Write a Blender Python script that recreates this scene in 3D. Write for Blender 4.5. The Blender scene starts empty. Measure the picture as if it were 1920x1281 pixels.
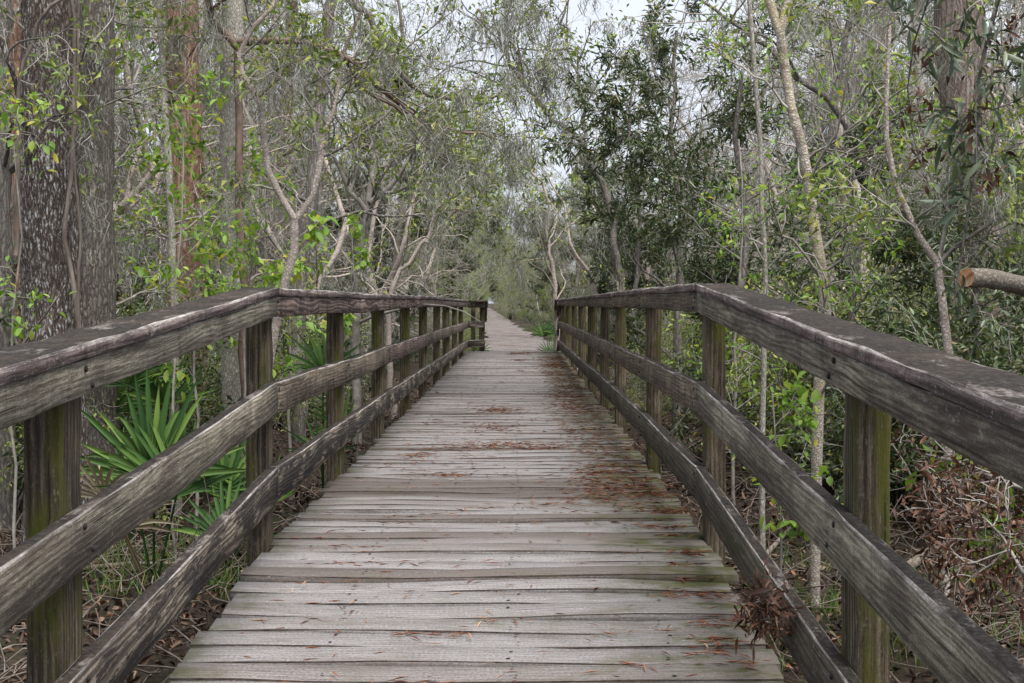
import bpy, math, random
import numpy as np
from mathutils import Vector, Matrix

# ------------------------------------------------------------------ camera, sky, sun
S = bpy.context.scene
COL = S.collection
F = 2667.0                      # focal length in photo pixels (1920 wide)
CAM = Vector((0.0, 0.0, 1.35))
PITCH = math.atan(73.5 / F)
YAW = math.atan(15.0 / F)
cd = bpy.data.cameras.new("camera"); cam = bpy.data.objects.new("camera", cd); COL.objects.link(cam)
cd.sensor_width = 36.0; cd.lens = F / 1920 * 36.0; cd.clip_start = 0.05; cd.clip_end = 3000
cam.location = CAM
cam.rotation_euler = (math.pi / 2 - PITCH, 0, YAW)
S.camera = cam
CR = cam.rotation_euler.to_matrix()

SUN_EL, SUN_AZ = math.radians(64), math.radians(150)
W = bpy.data.worlds.new("World"); S.world = W; W.use_nodes = True
nt = W.node_tree; nt.nodes.clear()
o_ = nt.nodes.new("ShaderNodeOutputWorld"); bg = nt.nodes.new("ShaderNodeBackground")
sky = nt.nodes.new("ShaderNodeTexSky"); sky.sky_type = 'NISHITA'; sky.sun_disc = False
sky.sun_elevation = SUN_EL; sky.sun_rotation = SUN_AZ; sky.dust_density = 4; sky.air_density = 1
hs = nt.nodes.new("ShaderNodeHueSaturation"); hs.inputs["Saturation"].default_value = 0.18; hs.inputs["Value"].default_value = 1.0
tc = nt.nodes.new("ShaderNodeTexCoord"); nz = nt.nodes.new("ShaderNodeTexNoise"); nz.inputs["Scale"].default_value = 2.2; nz.inputs["Detail"].default_value = 5
mr = nt.nodes.new("ShaderNodeMapRange"); mr.inputs[1].default_value = .3; mr.inputs[2].default_value = .7; mr.inputs[3].default_value = 0.84; mr.inputs[4].default_value = 1.08
mx = nt.nodes.new("ShaderNodeMix"); mx.data_type = 'RGBA'; mx.inputs[0].default_value = 0.7   # cloud deck over the clear sky
cl = nt.nodes.new("ShaderNodeMix"); cl.data_type = 'RGBA'; cl.blend_type = 'MULTIPLY'; cl.inputs[0].default_value = 1
cl.inputs[6].default_value = (8.8, 9.5, 10.8, 1)
nt.links.new(tc.outputs["Generated"], nz.inputs["Vector"]); nt.links.new(nz.outputs["Fac"], mr.inputs[0])
nt.links.new(mr.outputs[0], cl.inputs[7]); nt.links.new(sky.outputs[0], hs.inputs["Color"])
nt.links.new(hs.outputs[0], mx.inputs[6]); nt.links.new(cl.outputs[2], mx.inputs[7])
nt.links.new(mx.outputs[2], bg.inputs["Color"]); bg.inputs["Strength"].default_value = 0.064
nt.links.new(bg.outputs[0], o_.inputs["Surface"])
sd = bpy.data.lights.new("sun", 'SUN'); sd.energy = 3.0; sd.angle = math.radians(42); sd.color = (1, .98, .955)
sun = bpy.data.objects.new("sun", sd); COL.objects.link(sun)
sun.rotation_euler = (math.pi / 2 - SUN_EL, 0, math.pi - SUN_AZ)
S.view_settings.view_transform = 'Standard'; S.view_settings.look = 'None'
S.view_settings.gamma = 1; S.view_settings.use_curve_mapping = False; S.view_settings.exposure = 1.12
S.cycles.max_bounces = 5; S.cycles.diffuse_bounces = 3; S.cycles.glossy_bounces = 2; S.cycles.transmission_bounces = 2
S.cycles.transparent_max_bounces = 4

R = random.Random(7); NR = np.random.default_rng(11)

def at(px, py, d):
    """the world point d metres ahead (along Y) that the photo shows at pixel px, py"""
    v = CR @ Vector(((px - 960) / F, -(py - 640.5) / F, -1.0))
    return CAM + v * (d / v.y)

# ------------------------------------------------------------------ scene helpers
def tag(o, label=None, cat=None, group=None, kind=None):
    if label: o["label"] = label
    if cat: o["category"] = cat
    if group: o["group"] = group
    if kind: o["kind"] = kind
    return o
def empty(name, loc=(0, 0, 0), rz=0, **k):
    o = bpy.data.objects.new(name, None); COL.objects.link(o); o.location = loc; o.rotation_euler = (0, 0, rz)
    o.empty_display_size = .2
    return tag(o, **k)
def link_mesh(name, me, parent=None):
    o = bpy.data.objects.new(name, me); COL.objects.link(o)
    if parent: o.parent = parent
    return o
def mesh_np(name, V, Fq, mats, mi=None, smooth=False, attrs=None, uv=None):
    """V (n,3); Fq list of index arrays (m,k) of one or more face sizes"""
    me = bpy.data.meshes.new(name)
    if not isinstance(Fq, (list, tuple)): Fq = [Fq]
    Fq = [f for f in Fq if len(f)]
    V = np.asarray(V, np.float32)
    me.vertices.add(len(V)); me.vertices.foreach_set("co", V.ravel())
    nl = sum(f.size for f in Fq); npoly = sum(len(f) for f in Fq)
    me.loops.add(nl); me.loops.foreach_set("vertex_index", np.concatenate([f.ravel() for f in Fq]).astype(np.int32))
    me.polygons.add(npoly)
    tot = np.concatenate([np.full(len(f), f.shape[1], np.int32) for f in Fq])
    st = np.concatenate([[0], np.cumsum(tot)[:-1]]).astype(np.int32)
    me.polygons.foreach_set("loop_start", st); me.polygons.foreach_set("loop_total", tot)
    if smooth: me.polygons.foreach_set("use_smooth", np.ones(npoly, bool))
    if mi is not None: me.polygons.foreach_set("material_index", np.asarray(mi, np.int32))
    for m in (mats if isinstance(mats, (list, tuple)) else [mats]): me.materials.append(m)
    if attrs:
        for k, (dom, a) in attrs.items():
            at_ = me.attributes.new(k, 'FLOAT', dom); at_.data.foreach_set("value", np.asarray(a, np.float32))
    if uv is not None:
        l = me.uv_layers.new(name="UVMap"); l.data.foreach_set("uv", np.asarray(uv, np.float32).ravel())
    me.update(calc_edges=True)
    return me

def nrm(a): return a / np.maximum(np.linalg.norm(a, axis=-1, keepdims=True), 1e-9)

def tubes(polys, sides=4, lump=0.0, ref=(.31, .17, .93)):
    """polys: list of (pts (n,3), radii (n,)) -> V, F of open tubes"""
    P = np.concatenate([p for p, r in polys]).astype(float); Rr = np.concatenate([r for p, r in polys]).astype(float)
    n = len(P); lens = np.array([len(p) for p, r in polys]); end = np.cumsum(lens) - 1; start = end - lens + 1
    T = np.empty_like(P); T[1:-1] = P[2:] - P[:-2]; T[0] = P[1] - P[0]; T[-1] = P[-1] - P[-2]
    T[start] = P[start + 1] - P[start]; T[end] = P[end] - P[end - 1]
    T = nrm(T)
    rv = np.array(ref); A = np.cross(T, rv); bad = np.linalg.norm(A, axis=1) < .15
    # near-vertical runs: another reference for the whole polyline, so no ring twists
    pid = np.repeat(np.arange(len(polys)), lens); badp = np.zeros(len(polys), bool); np.logical_or.at(badp, pid, bad)
    A[badp[pid]] = np.cross(T[badp[pid]], np.array((1., .21, .05))); A = nrm(A); B = np.cross(T, A)
    th = np.arange(sides) * 2 * math.pi / sides
    rad = np.repeat(Rr[:, None], sides, 1)
    if lump: rad = rad * (1 + lump * NR.normal(size=rad.shape))
    V = P[:, None] + (A[:, None] * np.cos(th)[None, :, None] + B[:, None] * np.sin(th)[None, :, None]) * rad[:, :, None]
    V = V.reshape(-1, 3)
    k = np.ones(n, bool); k[end] = False; i = np.nonzero(k)[0]
    j = np.arange(sides); j2 = (j + 1) % sides
    Fq = np.stack([i[:, None] * sides + j, i[:, None] * sides + j2, (i[:, None] + 1) * sides + j2, (i[:, None] + 1) * sides + j], -1).reshape(-1, 4)
    return V, Fq
def wood_mesh(name, polys, mat, smooth=True, thick=.03):
    big = [(p, r) for p, r in polys if r[0] > thick]; mid = [(p, r) for p, r in polys if .012 < r[0] <= thick]; sm = [(p, r) for p, r in polys if r[0] <= .012]
    Vs, Fs, o = [], [], 0
    big2 = [q for q in big if q[1][0] > .09]; big = [q for q in big if q[1][0] <= .09]
    for g, s, lp in ((big2, 34, .022), (big, 12, .035), (mid, 6, .03), (sm, 3, 0)):
        if g:
            V, f = tubes(g, s, lp); Vs.append(V); Fs.append(f + o); o += len(V)
    return mesh_np(name, np.concatenate(Vs), [np.concatenate(Fs)], mat, smooth=smooth)

def leaves_mesh(name, P, D, L, mat, wf=.42, curl=.25, up=.6, rnd=None, droop=.0, detail=False):
    """P (n,3) bases, D (n,3) directions, L (n,) lengths: pointed folded blades"""
    if mat.name == 'dead_brown_leaves': curl = .9
    n = len(P); P = np.asarray(P); D = nrm(np.asarray(D)); L = np.asarray(L)[:, None]
    N = nrm(NR.normal(size=(n, 3)) * (1 - up) + np.array((0, 0, 1.)) * up + D * 1e-3)
    Sd = nrm(np.cross(D, N)); N = np.cross(Sd, D)
    if rnd is None: rnd = NR.random(n)
    w = L * wf * (.8 + .4 * NR.random((n, 1)))
    if detail:
        fr = [(.0, .04), (.3, .42), (.62, .46), (1.0, 0.0)]
        rows = []
        for t, ww in fr:
            c = P + D * L * t - N * L * curl * t * t
            rows.append(c - Sd * w * ww + N * w * ww * .35); rows.append(c); rows.append(c + Sd * w * ww + N * w * ww * .35)
        V = np.stack(rows, 1).reshape(-1, 3); b = np.arange(n)[:, None] * 12
        q = []
        for r_ in range(3):
            for s_ in range(2): q.append(np.stack([b[:, 0] + r_ * 3 + s_, b[:, 0] + r_ * 3 + s_ + 1, b[:, 0] + r_ * 3 + s_ + 4, b[:, 0] + r_ * 3 + s_ + 3], -1))
        Fq = np.stack(q, 1).reshape(-1, 4)
        return mesh_np(name, V, [Fq], mat, attrs={"rnd": ('FACE', np.repeat(rnd, 6))}, smooth=False)
    m = P + D * L * .5
    V = np.stack([P, m - Sd * w * .5 + N * w * .15, P + D * L - N * L * curl, m + Sd * w * .5 + N * w * .15], 1).reshape(-1, 3)
    b = np.arange(n) * 4
    T = np.concatenate([np.stack([b, b + 1, b + 2], -1), np.stack([b, b + 2, b + 3], -1)])
    return mesh_np(name, V, [T], mat, attrs={"rnd": ('FACE', np.concatenate([rnd, rnd]))})

def moss_mesh(name, sites, mat, n=26, length=.5, spread=.05, width=.004):
    """hanging tangled strands of spanish moss under each site"""
    Q = np.repeat(np.asarray(sites, float), n, 0); m = len(Q)
    siteL = np.repeat(.3 + NR.random(len(sites)) ** 2 * 1.0, n)
    Q[:, :2] += NR.normal(size=(m, 2)) * spread
    Q[:, 2] += NR.normal(size=m) * .03
    Ls = length * siteL * (.15 + .85 * NR.random(m))
    Q[:, 2] -= NR.random(m) * length * siteL * .5
    K = 7; pts = [Q]
    for k in range(1, K):
        st = (Ls / (K - 1))[:, None]
        d = np.array((0, 0, -.8)) + NR.normal(size=(m, 3)) * np.array((.75, .75, .55))
        pts.append(pts[-1] + d * st)
    P = np.stack(pts, 1)
    a = NR.random(m) * math.pi; sd = np.stack([np.cos(a), np.sin(a), a * 0], -1)[:, None]
    w = width * np.array([.7, 1., 1., .9, .8, .6, .3])[None, :, None] * (.6 + .8 * NR.random((m, 1, 1)))
    V = np.stack([P - sd * w, P + sd * w], 2).reshape(-1, 3)
    b = (np.arange(m) * K * 2)[:, None] + np.arange(K - 1) * 2
    Fq = np.stack([b, b + 1, b + 3, b + 2], -1).reshape(-1, 4)
    return mesh_np(name, V, [Fq], mat, attrs={"rnd": ('FACE', np.repeat(NR.random(m), K - 1))})

# ------------------------------------------------------------------ materials
class NB:
    def __init__(s, name):
        s.m = bpy.data.materials.new(name); s.m.use_nodes = True; s.t = s.m.node_tree
        s.b = s.t.nodes["Principled BSDF"]; s.out = s.t.nodes["Material Output"]
        s.b.inputs["Roughness"].default_value = .85; s.b.inputs["Specular IOR Level"].default_value = .25
    def n(s, typ, **k):
        x = s.t.nodes.new(typ)
        for a, v in k.items():
            if hasattr(x, a): setattr(x, a, v)
        return x
    def l(s, a, b): s.t.links.new(a, b)
    def val(s, x, v):
        if isinstance(v, (int, float)): x.default_value = v
        elif isinstance(v, tuple): x.default_value = v
        else: s.l(v, x)
    def math(s, op, a, b=0.0, clamp=False):
        x = s.n("ShaderNodeMath", operation=op); x.use_clamp = clamp; s.val(x.inputs[0], a); s.val(x.inputs[1], b); return x.outputs[0]
    def mapr(s, v, a, b, c=0., d=1.):
        x = s.n("ShaderNodeMapRange"); s.val(x.inputs[0], v)
        for i, q in enumerate((a, b, c, d)): x.inputs[i + 1].default_value = q
        return x.outputs[0]
    def mix(s, f, a, b, mode='MIX'):
        x = s.n("ShaderNodeMix"); x.data_type = 'RGBA'; x.blend_type = mode
        s.val(x.inputs[0], f); s.val(x.inputs[6], c4(a)); s.val(x.inputs[7], c4(b)); return x.outputs[2]
    def noise(s, vec, scale=5, detail=4, rough=.55, dist=0.0):
        x = s.n("ShaderNodeTexNoise"); x.inputs["Scale"].default_value = scale; x.inputs["Detail"].default_value = detail
        x.inputs["Roughness"].default_value = rough; x.inputs["Distortion"].default_value = dist
        if vec is not None: s.l(vec, x.inputs["Vector"])
        return x.outputs["Fac"]
    def ramp(s, f, stops):
        x = s.n("ShaderNodeValToRGB"); s.l(f, x.inputs[0]); e = x.color_ramp.elements
        e[0].position, e[0].color = stops[0][0], c4(stops[0][1]); e[1].position, e[1].color = stops[-1][0], c4(stops[-1][1])
        for p, c in stops[1:-1]: q = e.new(p); q.color = c4(c)
        return x.outputs[0]
    def scale(s, vec, sc):
        x = s.n("ShaderNodeMapping"); x.vector_type = 'POINT'; s.l(vec, x.inputs[0]); x.inputs["Scale"].default_value = sc; return x.outputs[0]
    def xyz(s, x, y, z=0.):
        c = s.n("ShaderNodeCombineXYZ"); s.val(c.inputs[0], x); s.val(c.inputs[1], y); s.val(c.inputs[2], z); return c.outputs[0]
    def sep(s, v):
        c = s.n("ShaderNodeSeparateXYZ"); s.l(v, c.inputs[0]); return c.outputs
    def bump(s, h, strength=.5, dist=.01, normal=None):
        x = s.n("ShaderNodeBump"); x.inputs["Strength"].default_value = strength; x.inputs["Distance"].default_value = dist
        s.l(h, x.inputs["Height"]); 
        if normal is not None: s.l(normal, x.inputs["Normal"])
        return x.outputs[0]
    def done(s, col, bump=None, rough=None):
        s.val(s.b.inputs["Base Color"], c4(col) if isinstance(col, tuple) else col)
        if bump is not None: s.l(bump, s.b.inputs["Normal"])
        if rough is not None: s.val(s.b.inputs["Roughness"], rough)
        return s.m
def c4(c): return (*c, 1.0) if isinstance(c, tuple) and len(c) == 3 else c

def wood(name, dark, mid, light, stain, stain_amt=.5, drips=.5, green=0.0, grain_f=55., warp=.05, greenc=(.05, .06, .012), rs=.26, peel=0.0, speck=.4, fleck=(.46, .44, .41)):
    b = NB(name); uv = b.n("ShaderNodeUVMap").outputs[0]; s = b.sep(uv); u, v = s[0], s[1]
    def N(su, sv, w=0., det=3, ro=.6): return b.noise(b.xyz(b.math('MULTIPLY', u, su), b.math('MULTIPLY', v, sv), w), 1, det, ro)
    low = N(1.3, 9, .3, 1); mid_ = N(7, 34, .7, 3)
    vv = b.math('ADD', v, b.math('ADD', b.math('MULTIPLY', low, warp), b.math('MULTIPLY', mid_, .006)))
    ring = b.mapr(b.math('SINE', b.math('MULTIPLY', vv, grain_f * 6.283)), -.8, .8)
    fib = b.mapr(N(15, 230, .1, 5, .75), .38, .62); fib2 = b.mapr(N(2.6, 75, 5.1, 4, .7), .38, .62)
    crack = b.mapr(N(1.8, 95, 9.4, 2, .5), .66, .70)
    g = b.math('ADD', b.math('MULTIPLY', ring, rs), b.math('ADD', b.math('MULTIPLY', fib, (1 - rs) * .5), b.math('MULTIPLY', fib2, (1 - rs) * .5)))
    col = b.ramp(g, [(.12, dark), (.45, mid), (.85, light)])
    tone = b.mapr(N(1.7, 6, 3.3, 4), .38, .62)
    col = b.mix(b.math('MULTIPLY', tone, .55), col, b.mix(1.0, col, (.52, .50, .52), 'MULTIPLY'))
    grit = b.noise(b.xyz(b.math('MULTIPLY', u, 110), b.math('MULTIPLY', v, 190), 3.), 1, 5, .8); gr_ = b.mapr(grit, .36, .64, .62, 1.3)
    col = b.mix(1.0, col, b.xyz(gr_, gr_, gr_), 'MULTIPLY')
    if peel:      # old dark skin flaking off paler wood along the grain
        pm = b.math('ADD', N(3.2, 15, 8.8, 6, .65), b.math('MULTIPLY', b.math('SUBTRACT', ring, .5), .10))
        pm = b.mapr(pm, .47 + .06 * peel, .50 + .06 * peel)
        col = b.mix(pm, col, b.mix(b.mapr(fib, .3, 1., 0, .5), stain, tuple(min(1, q * 2.6) for q in stain)))
    blot = b.math('ADD', N(2.4, 8, 7.7, 8, .68), b.math('MULTIPLY', b.math('SUBTRACT', fib2, .5), .07))
    blot = b.mapr(blot, .53 - .09 * stain_amt, .62 - .08 * stain_amt)
    drip = b.mapr(N(17, 1.6, 1.7, 6, .72), .60 - .11 * drips, .68 - .11 * drips)
    st = b.math('MAXIMUM', b.math('MULTIPLY', blot, .8 * min(1, stain_amt * 1.5)), b.math('MULTIPLY', drip, .8 * drips))
    st = b.math('MULTIPLY', st, b.mapr(g, .2, .8, 1., .62))
    col = b.mix(st, col, stain)
    if green: col = b.mix(b.mapr(N(2.4, 9, 4.1, 6, .65), .50, .62, 0, green), col, greenc)
    col = b.mix(b.math('MULTIPLY', crack, .8), col, tuple(q * .6 for q in stain))
    sp = N(55, 95, 0, 4, .8)
    col = b.mix(b.mapr(sp, .60, .68, 0, speck), col, fleck)
    sp2 = N(20, 34, 2.5, 6, .75)
    col = b.mix(b.mapr(sp2, .60, .66, 0, speck * .8), col, fleck)
    hgt = b.math('SUBTRACT', b.math('ADD', b.math('ADD', g, b.math('MULTIPLY', grit, .8)), b.math('MULTIPLY', sp, .4)), b.math('MULTIPLY', crack, 1.2))
    return b.done(col, b.bump(hgt, .8, .005), b.mapr(fib, .2, .8, .8, 1.0))

M = {}
M['rail'] = wood('weathered_rail_wood', (.045, .033, .026), (.16, .125, .09), (.32, .265, .20), (.036, .022, .017), .65, .9, .10, 62., warp=.05, rs=.2)
M['rail_pale'] = wood('silver_rail_wood', (.085, .076, .056), (.20, .175, .132), (.42, .38, .295), (.046, .029, .024), .72, .6, .12, 62., warp=.09, rs=.24)
M['rail_low'] = wood('peeling_rail_wood', (.06, .048, .036), (.16, .132, .10), (.36, .30, .235), (.024, .018, .016), .35, .35, .1, 42., warp=.13, rs=.55, peel=.35)
M['rail_lowd'] = wood('dark_rail_wood', (.035, .028, .02), (.085, .069, .05), (.17, .14, .105), (.02, .015, .012), .6, .3, .3, 45., warp=.08, peel=.0)
M['rail_red'] = wood('reddish_rail_wood', (.04, .024, .02), (.15, .105, .087), (.29, .22, .18), (.030, .017, .017), .45, 1.0, .0, 46., warp=.14, rs=.45)
M['post'] = wood('mossy_post_wood', (.034, .024, .014), (.12, .09, .056), (.27, .225, .165), (.018, .012, .008), .95, .1, .9, 50., warp=.02, greenc=(.070, .070, .008), speck=.2)
b = NB('black_moulded_cap'); o = b.n("ShaderNodeTexCoord").outputs["Object"]; f1 = b.noise(o, 75, 6, .75); f2 = b.noise(b.scale(o, (1, .35, 1)), 9, 7, .7); f3 = b.noise(b.scale(o, (1, .16, 1)), 130, 3, .6)
c_ = b.ramp(f1, [(.36, (.007, .005, .004)), (.5, (.022, .017, .013)), (.66, (.065, .053, .043))])
c_ = b.mix(b.math('MULTIPLY', b.mapr(f2, .56, .62), b.mapr(b.math('ADD', f1, f3), .85, 1.1, .1, .85)), c_, (.24, .205, .185))
c_ = b.mix(b.mapr(b.noise(o, 4, 6, .7), .50, .62, 0, .5), c_, (.065, .045, .034))
M['cap'] = b.done(c_, b.bump(b.math('ADD', f1, f3), .9, .006), .95)
M['capside'] = wood('worn_cap_side', (.07, .045, .042), (.20, .15, .135), (.36, .29, .265), (.026, .017, .016), .72, .9, .0, 50., speck=.8, fleck=(.5, .46, .43))
M['edge'] = wood('worn_pale_edge', (.12, .10, .09), (.36, .32, .29), (.60, .56, .52), (.03, .022, .02), .85, .7, .0)
M['end'] = wood('board_end_grain', (.03, .024, .02), (.09, .075, .06), (.16, .14, .11), (.02, .015, .012), .5, .0, .1)
def deck_mat():
    b = NB('grey_deck_wood'); uv = b.n("ShaderNodeUVMap").outputs[0]; s = b.sep(uv); u, v = s[0], s[1]
    a = b.n("ShaderNodeAttribute", attribute_name="tone").outputs["Fac"]
    ob = b.sep(b.n("ShaderNodeTexCoord").outputs["Object"]); X, Y = ob[0], ob[1]
    vv = b.math('ADD', v, b.math('MULTIPLY', b.noise(b.xyz(b.math('MULTIPLY', u, 1.3), b.math('MULTIPLY', v, 6)), 1, 2), .1))
    ring = b.mapr(b.math('SINE', b.math('MULTIPLY', vv, 330)), -1, 1)
    fib = b.noise(b.xyz(b.math('MULTIPLY', u, 6), b.math('MULTIPLY', v, 150)), 1, 5, .75)
    fine = b.noise(b.xyz(b.math('MULTIPLY', u, 110), b.math('MULTIPLY', v, 130)), 1, 4, .8)
    g = b.math('ADD', b.math('MULTIPLY', ring, .05), b.math('ADD', b.math('MULTIPLY', fib, .42), b.math('MULTIPLY', fine, .55)))
    col = b.ramp(g, [(.38, (.070, .058, .054)), (.47, (.150, .136, .132)), (.56, (.228, .218, .213)), (.68, (.36, .352, .348))])
    col = b.mix(1.0, col, b.ramp(a, [(0, (.42, .36, .32)), (.12, (.74, .68, .64)), (.3, (.92, .9, .88)), (1, (1.08, 1.06, 1.06))]), 'MULTIPLY')
    blot = b.noise(b.xyz(b.math('MULTIPLY', u, 2.0), b.math('MULTIPLY', v, 9), 2.2), 1.3, 6, .65)
    col = b.mix(b.mapr(blot, .5, .66, 0, .6), col, (.095, .072, .058))
    cr = b.noise(b.xyz(b.math('MULTIPLY', u, 2.2), b.math('MULTIPLY', v, 150), 6.), 1, 2); col = b.mix(b.mapr(cr, .66, .71, 0, .75), col, (.03, .022, .018))
    # grime in from the two edges, moss and rotted needles on the +X side
    en = b.noise(b.xyz(X, Y, 0.), 3.5, 5, .7)
    er = b.math('ADD', b.mapr(X, .18, .74, 0, .9), b.mapr(en, .25, .75, -.42, .42), True)
    el = b.math('ADD', b.mapr(X, -.80, -1.04, 0, .55), b.mapr(en, .25, .75, -.42, .42), True)
    col = b.mix(b.math('MULTIPLY', b.math('MAXIMUM', er, el), .7), col, (.095, .078, .058))
    mn = b.noise(b.xyz(b.math('MULTIPLY', X, 3), b.math('MULTIPLY', Y, 7), 5.), 1.5, 6, .7)
    mo = b.math('MULTIPLY', b.mapr(b.math('MAXIMUM', er, el), .1, .6), b.mapr(mn, .47, .55))
    col = b.mix(b.math('MULTIPLY', mo, .85, True), col, (.048, .050, .008))
    # small pale specks scattered over the boards
    col = b.mix(b.mapr(sppk(b, u, v), .68, .8, 0, .4), col, (.5, .5, .48))
    return b.done(col, b.bump(g, .7, .004), .8)
def sppk(b, u, v): return b.noise(b.xyz(b.math('MULTIPLY', u, 35), b.math('MULTIPLY', v, 40)), 1, 2, .6)
M['deck'] = deck_mat()
b = NB('dirt_filled_board_edge'); M['deck_edge'] = b.done(b.ramp(b.noise(b.n("ShaderNodeTexCoord").outputs["Object"], 30, 4), [(.35, (.012, .008, .006)), (.7, (.05, .036, .028))]))
b = NB('rusty_nail'); M['nail'] = b.done((.02, .016, .015))

def simple(name, stops, scale=8, rough=.85, bump=.4, stretch=(1, 1, 1), bd=.01):
    b = NB(name); v = b.scale(b.n("ShaderNodeTexCoord").outputs["Object"], stretch); f = b.noise(v, scale, 6, .65)
    return b.done(b.ramp(f, stops), b.bump(f, bump, bd), rough)

def bark(name, groove, ridge, lichen, lich=.5, sc=14., stretch=.16, depth=.03, alg=None, bands=0.):
    b = NB(name); o = b.n("ShaderNodeTexCoord").outputs["Object"]
    wob = b.n("ShaderNodeMix"); 
    v = b.scale(o, (1, 1, stretch))
    nn = b.n("ShaderNodeTexNoise"); nn.inputs["Scale"].default_value = 5; b.l(o, nn.inputs["Vector"])
    ad = b.n("ShaderNodeVectorMath", operation='MULTIPLY_ADD'); b.l(nn.outputs["Color"], ad.inputs[0]); ad.inputs[1].default_value = (.07, .07, .07); b.l(v, ad.inputs[2])
    vo = b.n("ShaderNodeTexVoronoi", feature='DISTANCE_TO_EDGE'); vo.inputs["Scale"].default_value = sc; b.l(ad.outputs[0], vo.inputs["Vector"])
    e = b.mapr(vo.outputs["Distance"], .0, .32)
    f = b.noise(b.scale(o, (1, 1, .3)), sc * 4, 5, .7)
    h = b.math('ADD', b.math('MULTIPLY', e, .5), b.math('MULTIPLY', b.mapr(f, .3, .7), .5))
    col = b.ramp(h, [(.12, groove), (.5, tuple((a + c) / 2 for a, c in zip(groove, ridge))), (.9, ridge)])
    ln = b.noise(b.scale(o, (1, 1, .8)), 3.2, 7, .72)
    lm = b.math('MULTIPLY', b.mapr(ln, .60 - .16 * lich, .70 - .13 * lich), b.mapr(h, .3, .65))
    sc2 = b.mapr(b.noise(b.scale(o, (1, 1, .45)), sc * 1.4, 3, .7), .5, .56)
    col = b.mix(b.math('MULTIPLY', b.math('MULTIPLY', lm, sc2), .9), col, lichen)
    if alg: col = b.mix(b.mapr(b.noise(o, 2.1, 5), .5, .68, 0, .7), col, alg)
    if bands:
        bn = b.noise(b.scale(o, (.7, .7, 9)), 2.2, 4, .6)
        col = b.mix(b.mapr(bn, .52, .60, 0, bands), col, groove)
    return b.done(col, b.bump(h, .9, depth), .9)
M['oak'] = bark('ridged_oak_bark', (.024, .016, .012), (.25, .19, .155), (.80, .80, .78), 1.2, 58., .16, .035)
M['greybark'] = bark('grey_bark', (.08, .066, .056), (.30, .27, .24), (.52, .50, .38), .55, 40., .12, .015)
M['cypress'] = bark('red_stringy_bark', (.10, .055, .038), (.36, .215, .15), (.42, .37, .33), .5, 30., .04, .015)
M['cypgrey'] = bark('pale_stringy_bark', (.085, .06, .05), (.32, .255, .215), (.34, .33, .30), .4, 28., .035, .015)
M['smooth'] = bark('smooth_lichen_bark', (.16, .14, .115), (.44, .41, .36), (.68, .65, .50), .75, 60., .5, .004, (.10, .11, .055))
M['birch'] = bark('mottled_pale_bark', (.16, .12, .09), (.68, .62, .54), (.70, .64, .42), .8, 60., 1.5, .004, (.40, .33, .17), bands=.6)
M['pinkbark'] = bark('pinkish_pale_bark', (.20, .155, .13), (.60, .53, .46), (.62, .58, .52), .5, 60., 1., .004, bands=.45)
M['twig'] = simple('grey_twig_bark', [(.3, (.09, .075, .063)), (.7, (.36, .33, .29))], 9, bump=.2)
M['twigred'] = simple('reddish_twig_bark', [(.3, (.07, .045, .035)), (.7, (.24, .165, .13))], 9, bump=.2)
M['vine'] = simple('woody_vine_bark', [(.3, (.05, .038, .03)), (.7, (.22, .18, .15))], 20, bump=.5, stretch=(1, 1, .3))
M['debris'] = simple('dead_grey_wood', [(.3, (.06, .043, .034)), (.7, (.24, .20, .165))], 14)

def leafm(name, stops, rough=.5, trans=.3, spec=.4):
    b = NB(name); a = b.n("ShaderNodeAttribute", attribute_name="rnd").outputs["Fac"]
    col = b.ramp(a, stops); b.val(b.b.inputs["Base Color"], col); b.b.inputs["Roughness"].default_value = rough
    b.b.inputs["Specular IOR Level"].default_value = spec
    if trans:
        t = b.n("ShaderNodeBsdfTranslucent"); b.l(b.mix(1., col, (1.3, 1.35, .75), 'MULTIPLY'), t.inputs[0])
        m_ = b.n("ShaderNodeMixShader"); m_.inputs[0].default_value = trans
        b.l(b.b.outputs[0], m_.inputs[1]); b.l(t.outputs[0], m_.inputs[2]); b.l(m_.outputs[0], b.out.inputs[0])
    return b.m
M['leaf'] = leafm('spring_green_leaves', [(0, (.07, .11, .025)), (.5, (.15, .205, .045)), (.85, (.25, .30, .06)), (1, (.38, .34, .08))])
M['leafdark'] = leafm('dark_waxy_leaves', [(0, (.035, .054, .020)), (.6, (.068, .098, .036)), (.9, (.11, .135, .05)), (1, (.18, .13, .055))], .4, .15, .5)
M['leafbright'] = leafm('bright_new_leaves', [(0, (.11, .21, .03)), (.6, (.19, .31, .05)), (.9, (.30, .38, .07)), (1, (.45, .38, .06))], .5, .4)
M['leafblue'] = leafm('blue_green_leaves', [(0, (.028, .046, .026)), (.7, (.062, .088, .045)), (1, (.12, .14, .07))], .45, .12, .5)
M['leafrust'] = leafm('rusty_leaves', [(0, (.13, .07, .02)), (.5, (.26, .14, .04)), (1, (.2, .2, .05))])
M['dead'] = leafm('dead_brown_leaves', [(0, (.022, .010, .006)), (.5, (.065, .027, .015)), (.88, (.12, .052, .028)), (1, (.22, .13, .08))], .6, .15)
M['litter'] = leafm('fallen_leaves', [(0, (.015, .009, .006)), (.5, (.05, .026, .015)), (.8, (.11, .06, .034)), (.95, (.22, .15, .10)), (1, (.26, .09, .035))], .7, 0)
M['needle'] = leafm('rust_needles', [(0, (.08, .022, .010)), (.5, (.20, .060, .024)), (.85, (.30, .12, .05)), (1, (.36, .22, .12))], .7, 0)
M['grass'] = leafm('grass_blades', [(0, (.035, .075, .012)), (.6, (.07, .15, .02)), (.85, (.14, .20, .04)), (1, (.28, .23, .11))], .5, .3)
M['moss'] = leafm('spanish_moss_strands', [(0, (.15, .145, .13)), (.5, (.26, .255, .23)), (1, (.40, .395, .365))], .9, .2, .1)
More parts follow.
